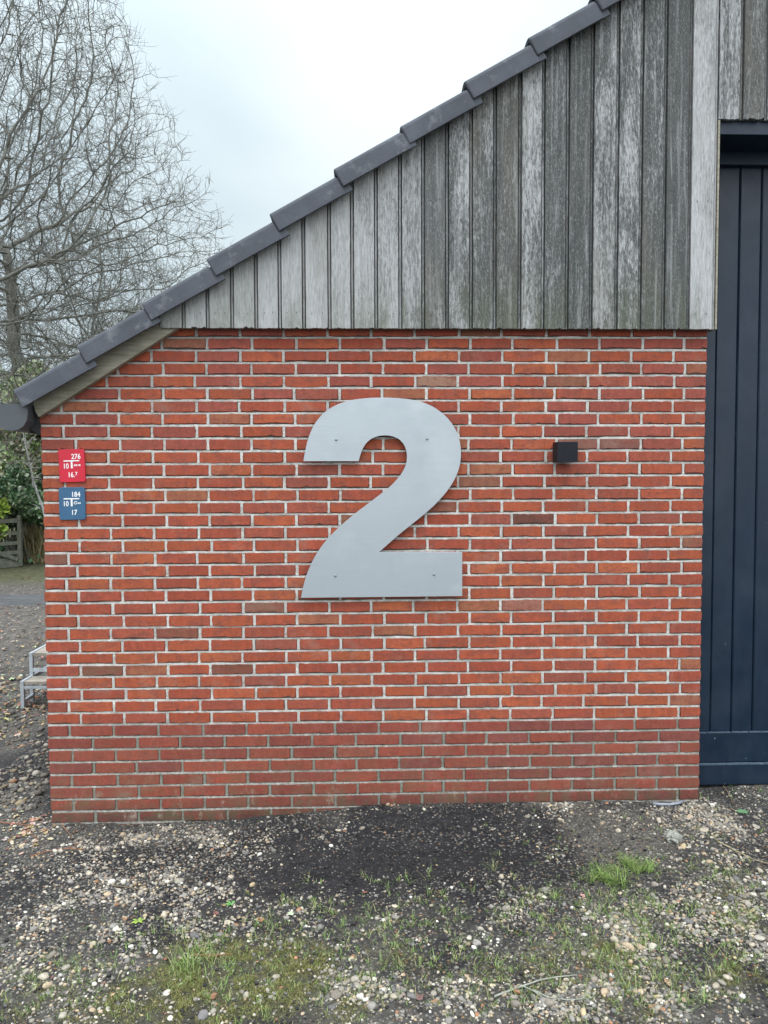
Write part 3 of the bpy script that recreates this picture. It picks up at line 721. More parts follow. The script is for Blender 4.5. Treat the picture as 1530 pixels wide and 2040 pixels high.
# ------------------------------------------------------------ house number 2
SEG = [  # (x, y) of the enlarged view, c = smooth run
 ((103, 590), 0), ((115, 520), 1), ((135, 430), 1), ((158, 360), 1), ((190, 290), 1), ((235, 225), 1), ((290, 170), 1), ((360, 125), 1), ((440, 92), 1), ((530, 69), 1), ((630, 57), 1), ((730, 52), 1), ((830, 52), 1), ((930, 58), 1), ((1020, 69), 1), ((1100, 87), 1), ((1180, 118), 1), ((1250, 160), 1), ((1310, 210), 1), ((1360, 270), 1), ((1400, 337), 1), ((1425, 410), 1), ((1437, 485), 1), ((1437, 560), 1), ((1425, 638), 1), ((1400, 710), 1), ((1363, 782), 1), ((1313, 853), 1), ((1250, 925), 1), ((1175, 998), 1), ((1090, 1070), 1), ((1000, 1142), 1), ((910, 1215), 1), ((830, 1285), 1), ((742, 1362), 0),
 ((1449, 1360), 0), ((1449, 1732), 0), ((82, 1747), 0), ((100, 1660), 1), ((125, 1570), 1), ((160, 1480), 1), ((205, 1390), 1), ((265, 1300), 1), ((335, 1218), 1), ((418, 1137), 1), ((510, 1058), 1), ((600, 988), 1), ((690, 920), 1), ((775, 855), 1), ((850, 792), 1), ((908, 728), 1), ((950, 668), 1), ((973, 610), 1), ((980, 555), 1), ((974, 500), 1), ((955, 452), 1), ((920, 410), 1), ((875, 385), 1), ((820, 373), 1), ((770, 373), 1), ((720, 383), 1), ((677, 403), 1), ((640, 434), 1), ((612, 475), 1), ((592, 522), 1), ((578, 568), 1), ((572, 590), 0)]
NY = -.034
pts = []
n = len(SEG)
for i in range(n):
    (p1, s1), (p2, s2) = SEG[i], SEG[(i + 1) % n]
    p0 = SEG[i - 1][0] if s1 else p1; p3 = SEG[(i + 2) % n][0] if s2 else p2
    if not s1 and not s2: pts.append(p1); continue
    for t in (0, .25, .5, .75):
        a = [.5 * (2 * p1[k] + (p2[k] - p0[k]) * t + (2 * p0[k] - 5 * p1[k] + 4 * p2[k] - p3[k]) * t * t + (3 * p1[k] - p0[k] - 3 * p2[k] + p3[k]) * t ** 3) for k in (0, 1)]
        pts.append(tuple(a))
P = [at(580 + a / 4.25, 780 + b / 4.25, NY) for a, b in pts]
c0 = at(760, 1189, NY)
num = empty('house_number', (c0[0], NY, c0[1]), 'large brushed aluminium numeral 2 standing off the brick wall', 'house number')
O = (c0[0], NY, c0[1])
m = MB(); m.prism(P, NY, NY + .006); plate = m.build('numeral_plate', ALU, num, origin=O)
plate.modifiers.new('t', 'TRIANGULATE'); bv = plate.modifiers.new('b', 'BEVEL'); bv.width = .0007; bv.limit_method = 'ANGLE'
for a, b in ((382, 408), (1152, 402), (374, 1560), (1210, 1550)):
    sx, sz = at(580 + a / 4.25, 780 + b / 4.25, NY); m = MB()
    V = []; K = 12
    for r_, yy in ((.0066, 0.), (.0066, -.0016), (.0052, -.0034), (.0026, -.0042)): V += [(sx + r_ * math.cos(2 * math.pi * j / K), NY + yy, sz + r_ * math.sin(2 * math.pi * j / K)) for j in range(K)]
    m.add(V, [(q * K + j, q * K + (j + 1) % K, (q + 1) * K + (j + 1) % K, (q + 1) * K + j) for q in range(3) for j in range(K)] + [tuple(3 * K + j for j in range(K))])
    m.tube([(sx, NY + .006, sz), (sx, .03, sz)], .006, 8)
    m.build('screw', STEEL, num, origin=O)

# ------------------------------------------------------------ marker plates
def text_mesh(s, size, x, z, y, mat, parent, origin, bold=.02, align='LEFT', name='lettering', sx=1.):
    cu = bpy.data.curves.new('txt', 'FONT'); cu.body = s; cu.size = size; cu.offset = bold * size; cu.extrude = .0006; cu.align_x = align; cu.space_character = 1.02
    o = bpy.data.objects.new('txt', cu); C.objects.link(o)
    dg = bpy.context.evaluated_depsgraph_get(); me = bpy.data.meshes.new_from_object(o.evaluated_get(dg))
    bpy.data.objects.remove(o); me.materials.clear(); me.materials.append(mat)
    return [(x + v.co.x * sx, y - v.co.z - .0006, z + v.co.y) for v in me.vertices], [tuple(p.vertices) for p in me.polygons], me
def plate_sign(cx, cy, w, h, rot, mat, rows, label, name, extra):
    Y0 = -.012
    x0, z0 = at(cx, cy, Y0); e = empty(name, (x0, Y0, z0), label, 'marker plate')
    pts = []; r_ = .011
    for sx_, sz_, a0 in ((1, -1, -90), (1, 1, 0), (-1, 1, 90), (-1, -1, 180)):
        for t in range(7):
            a = R(a0 + t * 15); pts.append((sx_ * (w / 2 - r_) + r_ * math.cos(a), sz_ * (h / 2 - r_) + r_ * math.sin(a)))
    m = MB(); m.prism(pts, 0, .010); pl = m.build('plate', mat, e, bevel=.0012)
    for (s, size, x, z, al, bold, sx_) in rows:
        V, Fc, me = text_mesh(s, size, x, z, -.0002, WHITE, e, (0, 0, 0), bold, al, sx=sx_); tx = MB(); tx.add(V, Fc); bpy.data.meshes.remove(me); tx.build('figures', WHITE, e)
    m = MB()
    for (a, b, c_, d) in extra: m.box(a, c_, -.0013, .0, d, b)
    m.build('line_marks', WHITE, e)
    e.rotation_euler = (0, R(rot), 0)
    return e
# sizes: 12 px of the enlarged view = 1 photo px; 1 photo px = 2.55 mm
q = .00254 / 12
def rr(a, b, c_, d, ox, oy): return ((a - ox) * q, (oy - b) * q, (c_ - ox) * q, (oy - d) * q)
rows = [('276', 165 * q, (728 - 515) * q, (575 - 420) * q, 'RIGHT', .018, .86), ('10', 165 * q, (312 - 515) * q, (575 - 638) * q, 'LEFT', .018, .80),
        ('16.', 165 * q, (412 - 515) * q, (575 - 842) * q, 'LEFT', .018, .80), ('7', 110 * q, (585 - 515) * q, (575 - 803) * q, 'LEFT', .022, .95)]
ex = [rr(330, 450, 692, 478, 515, 575), rr(494, 476, 536, 640, 515, 575)] + [rr(a, 548, a + w_ , 588, 515, 575) for a, w_ in ((565, 24), (597, 16), (620, 22), (666, 10), (684, 30))]
red = plate_sign(143.1, 927.6, 600 * q, 768 * q, -1.4, RED, rows, 'red hydrant marker plate with white figures 276 and 16.7, above the blue one', 'marker_plate', ex)
rows = [('184', 165 * q, (722 - 522) * q, (1478 - 1320) * q, 'RIGHT', .018, .86), ('10', 165 * q, (312 - 522) * q, (1478 - 1536) * q, 'LEFT', .018, .80),
        ('17', 165 * q, (492 - 522) * q, (1478 - 1742) * q, 'LEFT', .018, .86), ('\u00d8', 125 * q, (562 - 522) * q, (1478 - 1516) * q, 'LEFT', .03, .85)]
ex = [rr(330, 1352, 692, 1380, 522, 1478), rr(494, 1378, 536, 1542, 522, 1478)] + [rr(a, 1455, a + w_, 1490, 522, 1478) for a, w_ in ((655, 16), (677, 14), (700, 20))]
blue = plate_sign(143.6, 1003.1, 604 * q, 762 * q, -.6, BLUE, rows, 'blue water main marker plate with white figures 184 and 17, below the red one', 'marker_plate', ex)

# ------------------------------------------------------------ wall lamp
lx0, lz1 = at(1110.7, 880, -.103); lx1, lz0 = at(1151.3, 920.5, -.103)
lamp = empty('wall_lamp', ((lx0 + lx1) / 2, 0, (lz0 + lz1) / 2), 'small anthracite cube lamp fixed to the brick wall', 'wall lamp')
O = tuple(lamp.location)
m = MB(); m.box(lx0, lx1, -.103, -.012, lz0, lz1); m.build('lamp_body', LAMP, lamp, origin=O, bevel=.0015)
m = MB(); m.box(lx0 + .006, lx1 - .006, -.0118, .004, lz0 + .006, lz1 - .006); m.build('wall_mount', LAMP, lamp, origin=O)
m = MB(); m.tube([((lx0 + lx1) / 2, -.057, lz0 - .0015), ((lx0 + lx1) / 2, -.057, lz0 + .004)], .032, 24); m.build('lens', plain('lamp_glass', (.25, .26, .27), .2, .5).m, lamp, origin=O)

# ------------------------------------------------------------ steps by the side wall
sx, sy_ = gr(41, 1408, -.1); sxg = -.115
X0 = sx; Y1 = sy_
stp = empty('metal_steps', (X0, Y1, sxg), 'small galvanised metal steps with two wooden treads beside the wall', 'steps')
O = (X0, Y1, sxg); b_ = .027
def gz(z): return sxg + z
m = MB()
Wd = .78; H1, H2, D, D2 = .215, .40, .17, .36
for xx in (X0, X0 + Wd):
    m.box(xx, xx + b_, Y1, Y1 + b_, gz(0), gz(H1)); m.box(xx, xx + b_, Y1 + D, Y1 + D + b_, gz(0), gz(H2))
    m.box(xx + .001, xx + b_ - .001, Y1 + b_, Y1 + D, gz(.04), gz(.04 + b_ * .8))
    m.box(xx + .001, xx + b_ - .001, Y1 + b_, Y1 + D + D2, gz(H1 - b_), gz(H1)) if False else m.box(xx + .001, xx + b_ - .001, Y1 + b_, Y1 + D - .001, gz(H1 - b_), gz(H1))
    m.box(xx + .001, xx + b_ - .001, Y1 + D + b_ + .001, Y1 + D + D2, gz(H2 - b_), gz(H2)); m.box(xx + .001, xx + b_ - .001, Y1 + D + b_ + .001, Y1 + D + D2, gz(H1 - b_), gz(H1))
    m.box(xx, xx + b_, Y1 + D + D2, Y1 + D + D2 + b_, gz(0), gz(H2))
m.box(X0 + b_ + .001, X0 + Wd - .001, Y1 + D, Y1 + D + b_ * .7, gz(H1 + .03), gz(H1 + .03 + b_))
m.box(X0 + b_ + .001, X0 + Wd - .001, Y1 + .001, Y1 + b_ - .001, gz(H1 - .06), gz(H1 - .04))
m.build('frame', GALV, stp, origin=O, bevel=.001)
for zz, yy, dd_ in ((H1, Y1, D), (H2, Y1 + D, D2)):
    m = MB(); m.box(X0 + b_ + .002, X0 + Wd - .002, yy + .004, yy + dd_ - .004, gz(zz - .028), gz(zz - .003))
    m.build('tread', TREAD, stp, origin=O, bevel=.002)

# ------------------------------------------------------------ gate
ga = gr(41, 1129, -.1); gdir = Vector((-.72, -.69, 0)).normalized(); gN = 2.7; gz0 = -.1
gate = empty('field_gate', (ga[0], ga[1], gz0), 'weathered five bar wooden gate at the far side of the track', 'gate')
O = (ga[0], ga[1], gz0)
def gpnt(s, z): return Vector((ga[0], ga[1], gz0)) + gdir * s + Vector((0, 0, z))
GH = 1.0
for s in (0, gN): m = MB(); m.bar(gpnt(s, .02), gpnt(s, GH + .05), .07, .07); m.build('stile', GATEW, gate, origin=O)
for zz, hh in ((.10, .19), (.30, .07), (.49, .07), (.69, .07), (.94, .085)):
    m = MB(); m.bar(gpnt(.04, zz), gpnt(gN - .04, zz), .035, hh); m.build('rail', GATEW, gate, origin=O)
m = MB(); off = Vector((.05, 0, 0))
m.bar(gpnt(.1, .16) + off, gpnt(gN * .75, .96) + off, .03, .075); m.build('brace', GATEW, gate, origin=O)
for s in (.45, 1.1): m = MB(); m.bar(gpnt(s, .1) - off, gpnt(s, .96) - off, .03, .07); m.build('upright', GATEW, gate, origin=O)
pp = gpnt(-.22, 0)

# ------------------------------------------------------------ bare trees (branches grow into a crown envelope)
def grow_tree(base, env, ztop, zlow, nA, seed, rtrunk, step=.2, kill=.26, infl=2.6, lean=(0, 0), twigs=2, stem=.42):
    g = np.random.default_rng(seed); base = np.array(base, float)
    A_ = []
    zs_, rs_ = [e[0] for e in env], [e[1] for e in env]
    while len(A_) < nA:
        z_ = g.uniform(zlow, ztop, 4000); r_ = np.interp(z_, zs_, rs_); a = g.uniform(0, 2 * np.pi, 4000); q_ = g.random(4000) ** .4
        keep = g.random(4000) < (r_ / max(rs_)) ** 2
        lx = lean[0] * (z_ - zlow); ly = lean[1] * (z_ - zlow)
        p = np.stack([base[0] + lx + np.cos(a) * q_ * r_, base[1] + ly + np.sin(a) * q_ * r_, base[2] + z_], -1)[keep]
        lump = vnoise(p[:, 0] * 1. + p[:, 2] * .6, p[:, 1] + p[:, 2] * .8, _lat[0][0], 1.1)
        A_ += list(p[lump > -.28])
    A_ = np.array(A_[:nA]); P_ = [base.copy()]; par = [-1]; D_ = [np.array([0, 0, 1.])]
    cur = base.copy(); d = np.array([lean[0] * .6, lean[1] * .6, 1.]); hgt = ztop * stem
    while cur[2] - base[2] < hgt:
        dd = d + g.normal(0, .13, 3); dd /= np.linalg.norm(dd); cur = cur + dd * step; P_.append(cur); par.append(len(P_) - 2); D_.append(dd)
    P_ = np.array(P_)
    near = np.full(len(A_), np.inf); ni = np.zeros(len(A_), int)
    def upd(new, off):
        nonlocal near, ni
        for s in range(0, len(new), 400):
            blk = new[s:s + 400]; dd = np.linalg.norm(A_[:, None] - blk[None], axis=2); j = dd.argmin(1); v = dd[np.arange(len(A_)), j]
            b = v < near; near[b] = v[b]; ni[b] = j[b] + off + s
    upd(P_, 0); par = list(par); kids = {}
    for it in range(170):
        ok = near < infl
        if ok.sum() < 5: break
        ids = ni[ok]; v = A_[ok] - P_[ids]; v /= np.linalg.norm(v, axis=1)[:, None] + 1e-9
        uq, inv = np.unique(ids, return_inverse=True); acc = np.zeros((len(uq), 3)); np.add.at(acc, inv, v)
        acc += g.normal(0, .20, acc.shape) * np.linalg.norm(acc, axis=1)[:, None].clip(.4); acc[:, 2] += .10
        # keep going roughly the way the branch already runs
        pd = np.array([P_[i] - P_[par[i]] if par[i] >= 0 else (0, 0, 1.) for i in uq]); pd /= np.linalg.norm(pd, axis=1)[:, None] + 1e-9
        acc /= np.linalg.norm(acc, axis=1)[:, None] + 1e-9; acc = acc + pd * .4; acc /= np.linalg.norm(acc, axis=1)[:, None] + 1e-9
        cnt = np.array([kids.get(i, 0) for i in uq]); keep = cnt < 3
        uq, acc = uq[keep], acc[keep]
        if not len(uq): break
        new = P_[uq] + acc * step; o0 = len(P_); P_ = np.vstack([P_, new]); par += list(uq)
        for i in uq: kids[i] = kids.get(i, 0) + 1
        upd(new, o0); al = near > kill; A_, near, ni = A_[al], near[al], ni[al]
        if len(A_) < 10: break
    par = np.array(par); n = len(P_)
    w = np.zeros(n); ch = np.zeros(n, int)
    for i in range(n - 1, 0, -1):
        if ch[i] == 0: w[i] = 1.
        w[par[i]] += w[i]; ch[par[i]] += 1
    rad = .0050 * w ** .49; rad = rad * np.clip(rtrunk / rad[0], .4, 1.6) ** (np.log(w.clip(1)) / np.log(w[0]))
    S0, S1, R0, R1 = [P_[par[1:]]], [P_[1:]], [rad[par[1:]]], [rad[1:]]
    # twigs on everything thin
    thin = np.where(rad < .022)[0]; thin = thin[thin > 3]
    for t in range(twigs):
        sel = thin; pd = P_[sel] - P_[par[sel]]; pd /= np.linalg.norm(pd, axis=1)[:, None] + 1e-9
        d = pd * .6 + g.normal(0, .6, pd.shape); d[:, 2] += .15; d /= np.linalg.norm(d, axis=1)[:, None]
        p = P_[sel]; ln = g.uniform(.09, .19, len(sel))[:, None]
        for s in range(3):
            p2 = p + d * ln; S0.append(p); S1.append(p2); R0.append(np.full(len(sel), .0044 - s * .0008)); R1.append(np.full(len(sel), .0036 - s * .0008))
            if s == 0:
                d3 = d + g.normal(0, .7, d.shape); d3 /= np.linalg.norm(d3, axis=1)[:, None]; p3 = p2 + d3 * ln
                S0.append(p2); S1.append(p3); R0.append(np.full(len(sel), .0034)); R1.append(np.full(len(sel), .0024))
            d = d + g.normal(0, .28, d.shape); d[:, 2] += .1; d /= np.linalg.norm(d, axis=1)[:, None]; p = p2
    return np.vstack(S0), np.vstack(S1), np.concatenate(R0), np.concatenate(R1), n
def tubes(A0_, A1_, r0, r1, k=4):
    d = A1_ - A0_; d /= np.linalg.norm(d, axis=1)[:, None] + 1e-9
    ref = np.where(np.abs(d[:, 2:3]) < .9, np.array([[0, 0, 1.]]), np.array([[1., 0, 0]])); a = np.cross(d, ref); a /= np.linalg.norm(a, axis=1)[:, None]; b = np.cross(d, a)
    n = len(d); V = np.zeros((n, 2 * k, 3))
    for j in range(k):
        t = 2 * np.pi * j / k; o_ = a * math.cos(t) + b * math.sin(t)
        V[:, j] = A0_ - d * (r0[:, None] * .3) + o_ * r0[:, None]; V[:, k + j] = A1_ + d * (r1[:, None] * .3) + o_ * r1[:, None]
    base = np.arange(n)[:, None] * 2 * k
    Fc = np.concatenate([base + np.array([[j, (j + 1) % k, k + (j + 1) % k, k + j]]) for j in range(k)])
    return V.reshape(-1, 3), Fc
def bare_tree(px, Y, env, ztop, zlow, nA, seed, rt, label, **kw):
    x0, _ = at(px, 900, Y); base = (x0, Y, -.15)
    s0, s1, r0, r1, n = grow_tree(base, env, ztop, zlow, nA, seed, rt, **kw)
    t = empty('bare_tree', base, label, 'tree', 'bare trees behind the hedge')
    big = np.minimum(r0, r1) > .045
    V, Fc = tubes(s0[big], s1[big], r0[big], r1[big], 8); np_mesh('trunk', V, Fc, BARK, t, smooth=True, origin=base)
    V, Fc = tubes(s0[~big], s1[~big], r0[~big], r1[~big], 4); np_mesh('crown', V, Fc, BARK, t, smooth=True, origin=base)
bare_tree(55, 14.2, [(1.6, 2.2), (3, 4.0), (5, 4.75), (7.5, 4.9), (9, 4.2), (11, 3.3), (13.5, 2.1), (16, .3)], 16, 2.6, 4300, 3, .17, 'tallest bare tree, its thick upright trunk rising near the left edge', kill=.27)
bare_tree(165, 18.5, [(1.6, 2.2), (3, 3.4), (5, 3.7), (7, 3.3), (9, 2.2), (10.5, .4)], 10.5, 2.2, 2500, 9, .11, 'smaller bare tree with slender trunk just right of the tallest one', kill=.27)
bare_tree(-70, 10.5, [(1.6, 1.5), (3, 2.2), (6, 2.8), (9, 2.8), (11, 2.4), (13, .6)], 13, 2.0, 1900, 21, .12, 'bare tree at the left edge leaning its limbs over the hedge', lean=(.06, .02), kill=.27)
bare_tree(265, 22.0, [(1.6, 1.5), (3, 2.6), (5, 2.9), (7, 2.0), (8.2, .3)], 8.2, 1.8, 1300, 33, .08, 'lowest bare tree, its trunk rising just behind the roof edge', kill=.3)

# ------------------------------------------------------------ leafy shrubs
def leaves(P_, size, cols, g, droop=.0, narrow=.45):
    n = len(P_); a = g.normal(0, 1, (n, 3)); a[:, 2] += .3 - droop; a /= np.linalg.norm(a, axis=1)[:, None]
    b = np.cross(a, g.normal(0, 1, (n, 3))); b /= np.linalg.norm(b, axis=1)[:, None]; c_ = np.cross(a, b)
    s = size[:, None]; w = s * narrow
    V = np.stack([P_, P_ + a * s * .5 + b * w + c_ * w * .35, P_ + a * s, P_ + a * s * .5 - b * w + c_ * w * .35], 1).reshape(-1, 3)
    i = np.arange(n)[:, None] * 4; Fc = np.concatenate([i + [[0, 1, 2]], i + [[0, 2, 3]]])
    return V, Fc, np.repeat(cols, 4, axis=0)
def shrub(name, cx, Y, rx, ry, h_, n, base_c, size, label, seed, group='evergreen shrubs behind the gate', zb_=-.1, lumps=26, sc=.22, top=.78):
    g = np.random.default_rng(seed); t = empty(name, (cx, Y, zb_), label, 'shrub', group)
    u = g.normal(0, 1, (lumps, 3)); u /= np.linalg.norm(u, axis=1)[:, None]; u[:, 2] = np.abs(u[:, 2]) * 1. - .15
    rad_ = g.uniform(.35, top, lumps)[:, None]; cen = np.array([cx, Y, zb_ + h_ * .42]) + u * rad_ * np.array([rx, ry, h_ * .62])
    lr = g.uniform(.22, .42, lumps) * min(rx, ry, h_ * .6)
    k = g.integers(0, lumps, n); d = g.normal(0, 1, (n, 3)); d /= np.linalg.norm(d, axis=1)[:, None]
    P_ = cen[k] + d * (lr[k] * g.uniform(.55, 1.12, n) ** .6)[:, None]; P_[:, 2] = np.maximum(P_[:, 2], zb_ + .02)
    tone_ = (g.uniform(.6, 1.4, (n, 1)) * g.uniform(.75, 1.25, (lumps, 1))[k]); col = np.array(base_c)[g.integers(0, len(base_c), n)] * tone_
    V, Fc, cc = leaves(P_, size * g.uniform(.6, 1.3, n), col, g)
    np_mesh('foliage', V, Fc, LEAF, t, cols=cc, origin=(cx, Y, zb_))
    m = MB()
    for j in range(9):
        e = cen[g.integers(0, lumps)]; b0 = Vector((cx + g.normal(0, .12), Y + g.normal(0, .12), zb_)); e = Vector(e); mid = (b0 + e) / 2 + Vector(g.normal(0, .12, 3))
        m.tube([b0, mid, e], [.035, .022, .008], 5)
    m.build('stem', BARK, t, origin=(cx, Y, zb_))
G1 = [(.06, .13, .055), (.09, .18, .07), (.055, .11, .06), (.17, .26, .12), (.36, .42, .3)]
G2 = [(.27, .40, .16), (.40, .50, .25), (.33, .45, .2), (.62, .68, .46), (.34, .25, .17), (.6, .6, .5)]
G3 = [(.34, .46, .08), (.44, .58, .12), (.22, .34, .06)]
def X_(px, Y): return at(px, 950, Y)[0]
shrub('evergreen_shrub', X_(55, 12.6), 11.9, .95, .6, 2.35, 15000, G1, .085, 'dark green evergreen shrub just right of the gate', 41)
shrub('evergreen_shrub', X_(-25, 12.2), 12.2, 1.1, .7, 2.5, 15000, G1, .085, 'dark green evergreen shrub behind the gate at the left edge', 42)
shrub('flowering_shrub', X_(72, 13.4), 13.4, 1.35, 1.0, 4.6, 34000, G2, .085, 'tall pale leaved shrub showing above the gutter end', 43, lumps=60, top=.92)
shrub('flowering_shrub', X_(-45, 13.2), 13.2, 1.35, 1.0, 4.5, 26000, G2, .085, 'tall pale leaved shrub at the left edge above the gutter', 44, lumps=60, top=.92)
shrub('laurel_bush', X_(5, 12.0), 11.45,   .42, .3, 1.65, 2600, G3, .11, 'bright yellow green laurel bush rising above the gate', 45, group=None, lumps=12)
shrub('evergreen_shrub', X_(150, 13.2), 13.2, 1.3, 1.1, 2.9, 9000, G1, .09, 'dark green evergreen shrub mostly hidden by the barn corner', 46)
# ivy ground cover and dry grass right of the gate
g = np.random.default_rng(50)
n = 5200; cxv, cyv = gr(68, 1112, -.1)
P_ = np.stack([cxv + .1 + g.normal(0, .75, n), cyv + .9 + g.normal(0, .75, n), np.zeros(n)], -1); P_[:, 2] = -.1 + .10 + .42 * np.exp(-((P_[:, 0] - cxv) / 1.2) ** 2 - ((P_[:, 1] - cyv - 1.6) / .9) ** 2) * g.random(n) + g.random(n) * .06
col = np.array([(.07, .18, .07), (.11, .26, .12), (.09, .20, .09), (.2, .36, .2)])[g.integers(0, 4, n)] * g.uniform(.6, 1.3, (n, 1))
V, Fc, cc = leaves(P_, g.uniform(.05, .11, n), col, g); iv = np_mesh('ivy_cover', V, Fc, LEAF, cols=cc)
tag(iv, 'low green ivy spreading over the verge right of the gate', 'ivy', kind='stuff')
def blades(bx_, by_, bz_, ln, wd, bend, col, g, spread=.5, k=3):
    n = len(bx_); a = g.uniform(0, 2 * np.pi, n); dirn = np.stack([np.cos(a), np.sin(a)], -1); tl = g.uniform(.05, spread, n)
    side = np.stack([-np.sin(a), np.cos(a)], -1); V = np.zeros((n, 2 * k + 1, 3))
    for s in range(k + 1):
        t = s / k; rr_ = ln * (tl * t + bend * t * t); zz = ln * t * (1 - .35 * bend * t)
        c_ = np.stack([bx_ + dirn[:, 0] * rr_, by_ + dirn[:, 1] * rr_, bz_ + zz], -1)
        if s < k:
            w = (wd * (1 - t * .75))[:, None] * .5; V[:, 2 * s, :] = c_; V[:, 2 * s + 1, :] = c_; V[:, 2 * s, :2] -= side * w; V[:, 2 * s + 1, :2] += side * w
        else: V[:, 2 * k] = c_
    i = np.arange(n)[:, None] * (2 * k + 1); Fs = []
    for s in range(k - 1): Fs += [i + [[2 * s, 2 * s + 1, 2 * s + 3]], i + [[2 * s, 2 * s + 3, 2 * s + 2]]]
    Fs.append(i + [[2 * k - 2, 2 * k - 1, 2 * k]])
    return V.reshape(-1, 3), np.concatenate(Fs), np.repeat(col, 2 * k + 1, axis=0)
rx_, ry_ = gr(56, 1122, -.1); n = 1500
col = np.array([(.48, .38, .22), (.38, .33, .19), (.55, .48, .34), (.28, .30, .13)])[g.integers(0, 4, n)] * g.uniform(.6, 1.2, (n, 1))
V, Fc, cc = blades(rx_ + .12 + g.normal(0, .16, n), ry_ + .5 + g.normal(0, .2, n), np.full(n, -.1), g.uniform(.5, 1.1, n), np.full(n, .025), g.uniform(.1, .7, n), col, g)
tag(np_mesh('dry_grass_clump', V, Fc, GRASS, cols=cc, origin=(rx_ + .25, ry_ + 1.2, -.1)), 'straw coloured dry grass clump arching beside the gate post', 'grass clump')
# bare pale twigs hanging in front of the dark shrub
m = MB(); g_ = random.Random(4)
p0 = [at(a, b, 10.9) for a, b in ((46, 862), (50, 890), (57, 925), (62, 955), (70, 985), (78, 1010))]
m.tube([(a, 10.9 + i * .03, b) for i, (a, b) in enumerate(p0)] , [.012, .014, .016, .018, .02, .022], 5)
for i in range(26):
    a, b = p0[g_.randrange(1, 6)]; d = Vector((g_.gauss(0, 1), g_.gauss(0, .5), g_.gauss(.2, .7))).normalized() * g_.uniform(.12, .34)
    s = Vector((a, 10.95, b)) + Vector((0, 0, g_.uniform(-.1, .1))); m.tube([s, s + d * .6 + Vector((0, 0, .02)), s + d], [.008, .006, .004], 4)
m.tube([(p0[-1][0], 11.05, p0[-1][1]), (p0[-1][0] + .25, 11.1, -.1)], [.022, .03], 5)
tag(m.build('dead_sapling', plain('pale_dead_wood', (.34, .34, .32), .8).m, origin=(p0[-1][0] + .25, 11.1, -.1)), 'thin pale dead sapling in front of the dark shrub', 'sapling')
# far line of trees closing the view
n = 26000; Px = g.uniform(-70, 60, n); Py = 40 + g.normal(0, 2.5, n); hh = 4.2 + 1.3 * np.sin(Px * .35) + .9 * np.sin(Px * .9 + 1)
P_ = np.stack([Px, Py, -.1 + hh * g.random(n) ** .8], -1)
col = np.array([(.06, .075, .04), (.09, .085, .06), (.05, .07, .035), (.12, .11, .085)])[g.integers(0, 4, n)] * g.uniform(.7, 1.3, (n, 1))
V, Fc, cc = leaves(P_, g.uniform(.4, .9, n), col, g); tag(np_mesh('distant_wood', V, Fc, LEAF, cols=cc), 'distant belt of trees beyond the yard', 'wood', kind='stuff')

# ------------------------------------------------------------ pebbles
def ico(sub):
    t = (1 + 5 ** .5) / 2; v = [(-1, t, 0), (1, t, 0), (-1, -t, 0), (1, -t, 0), (0, -1, t), (0, 1, t), (0, -1, -t), (0, 1, -t), (t, 0, -1), (t, 0, 1), (-t, 0, -1), (-t, 0, 1)]
    f = [(0, 11, 5), (0, 5, 1), (0, 1, 7), (0, 7, 10), (0, 10, 11), (1, 5, 9), (5, 11, 4), (11, 10, 2), (10, 7, 6), (7, 1, 8), (3, 9, 4), (3, 4, 2), (3, 2, 6), (3, 6, 8), (3, 8, 9), (4, 9, 5), (2, 4, 11), (6, 2, 10), (8, 6, 7), (9, 8, 1)]
    v = [np.array(p) / np.linalg.norm(p) for p in v]
    for _ in range(sub):
        mid = {}; nf = []
        def md(a, b):
            k = (min(a, b), max(a, b))
            if k not in mid: p = v[a] + v[b]; v.append(p / np.linalg.norm(p)); mid[k] = len(v) - 1
            return mid[k]
        for a, b, c_ in f: x1, x2, x3 = md(a, b), md(b, c_), md(c_, a); nf += [(a, x1, x3), (b, x2, x1), (c_, x3, x2), (x1, x2, x3)]
        f = nf
    return np.array(v), np.array(f)
PC = np.array([(.52, .48, .40), (.40, .35, .27), (.28, .255, .21), (.22, .205, .185), (.36, .28, .19), (.13, .125, .12), (.62, .60, .54), (.30, .16, .09), (.22, .19, .155), (.42, .33, .2), (.15, .14, .125)])
PW = np.array([6, 14, 18, 16, 9, 10, 2.2, 2, 14, 3, 12.]); PW /= PW.sum()
def pebbles(x, y, r, g, sub, sink=.35):
    n = len(x); Tv, Tf = ico(sub); k = len(Tv)
    sc = np.stack([r * g.uniform(.75, 1.35, n), r * g.uniform(.7, 1.1, n), r * g.uniform(.4, .75, n)], -1)
    warp = 1 + .13 * np.sin(Tv[None] @ g.normal(0, 2.2, (n, 3, 1)) + g.uniform(0, 6, (n, 1, 1)))
    V = Tv[None] * sc[:, None] * warp
    a = g.uniform(0, 2 * np.pi, n); tx_ = g.normal(0, .3, n); ca_, sa_ = np.cos(a)[:, None], np.sin(a)[:, None]
    Vx, Vy, Vz = V[..., 0].copy(), V[..., 1].copy(), V[..., 2].copy()
    cy_, sy__ = np.cos(tx_)[:, None], np.sin(tx_)[:, None]; Vx, Vz = Vx * cy_ - Vz * sy__, Vx * sy__ + Vz * cy_
    X2, Y2 = Vx * ca_ - Vy * sa_, Vx * sa_ + Vy * ca_
    z0_ = height(x, y, 1 - .45 * dens(SOIL[:2], x, y)) + sc[:, 2] * (1 - 2 * sink * g.uniform(.4, 1.2, n))
    V = np.stack([X2 + x[:, None], Y2 + y[:, None], Vz + z0_[:, None]], -1).reshape(-1, 3)
    Fc = (Tf[None] + (np.arange(n) * k)[:, None, None]).reshape(-1, 3)
    col = PC[g.choice(len(PC), n, p=PW)] * g.uniform(.75, 1.2, (n, 1)); return V, Fc, np.repeat(col, k, axis=0)
g = np.random.default_rng(77)
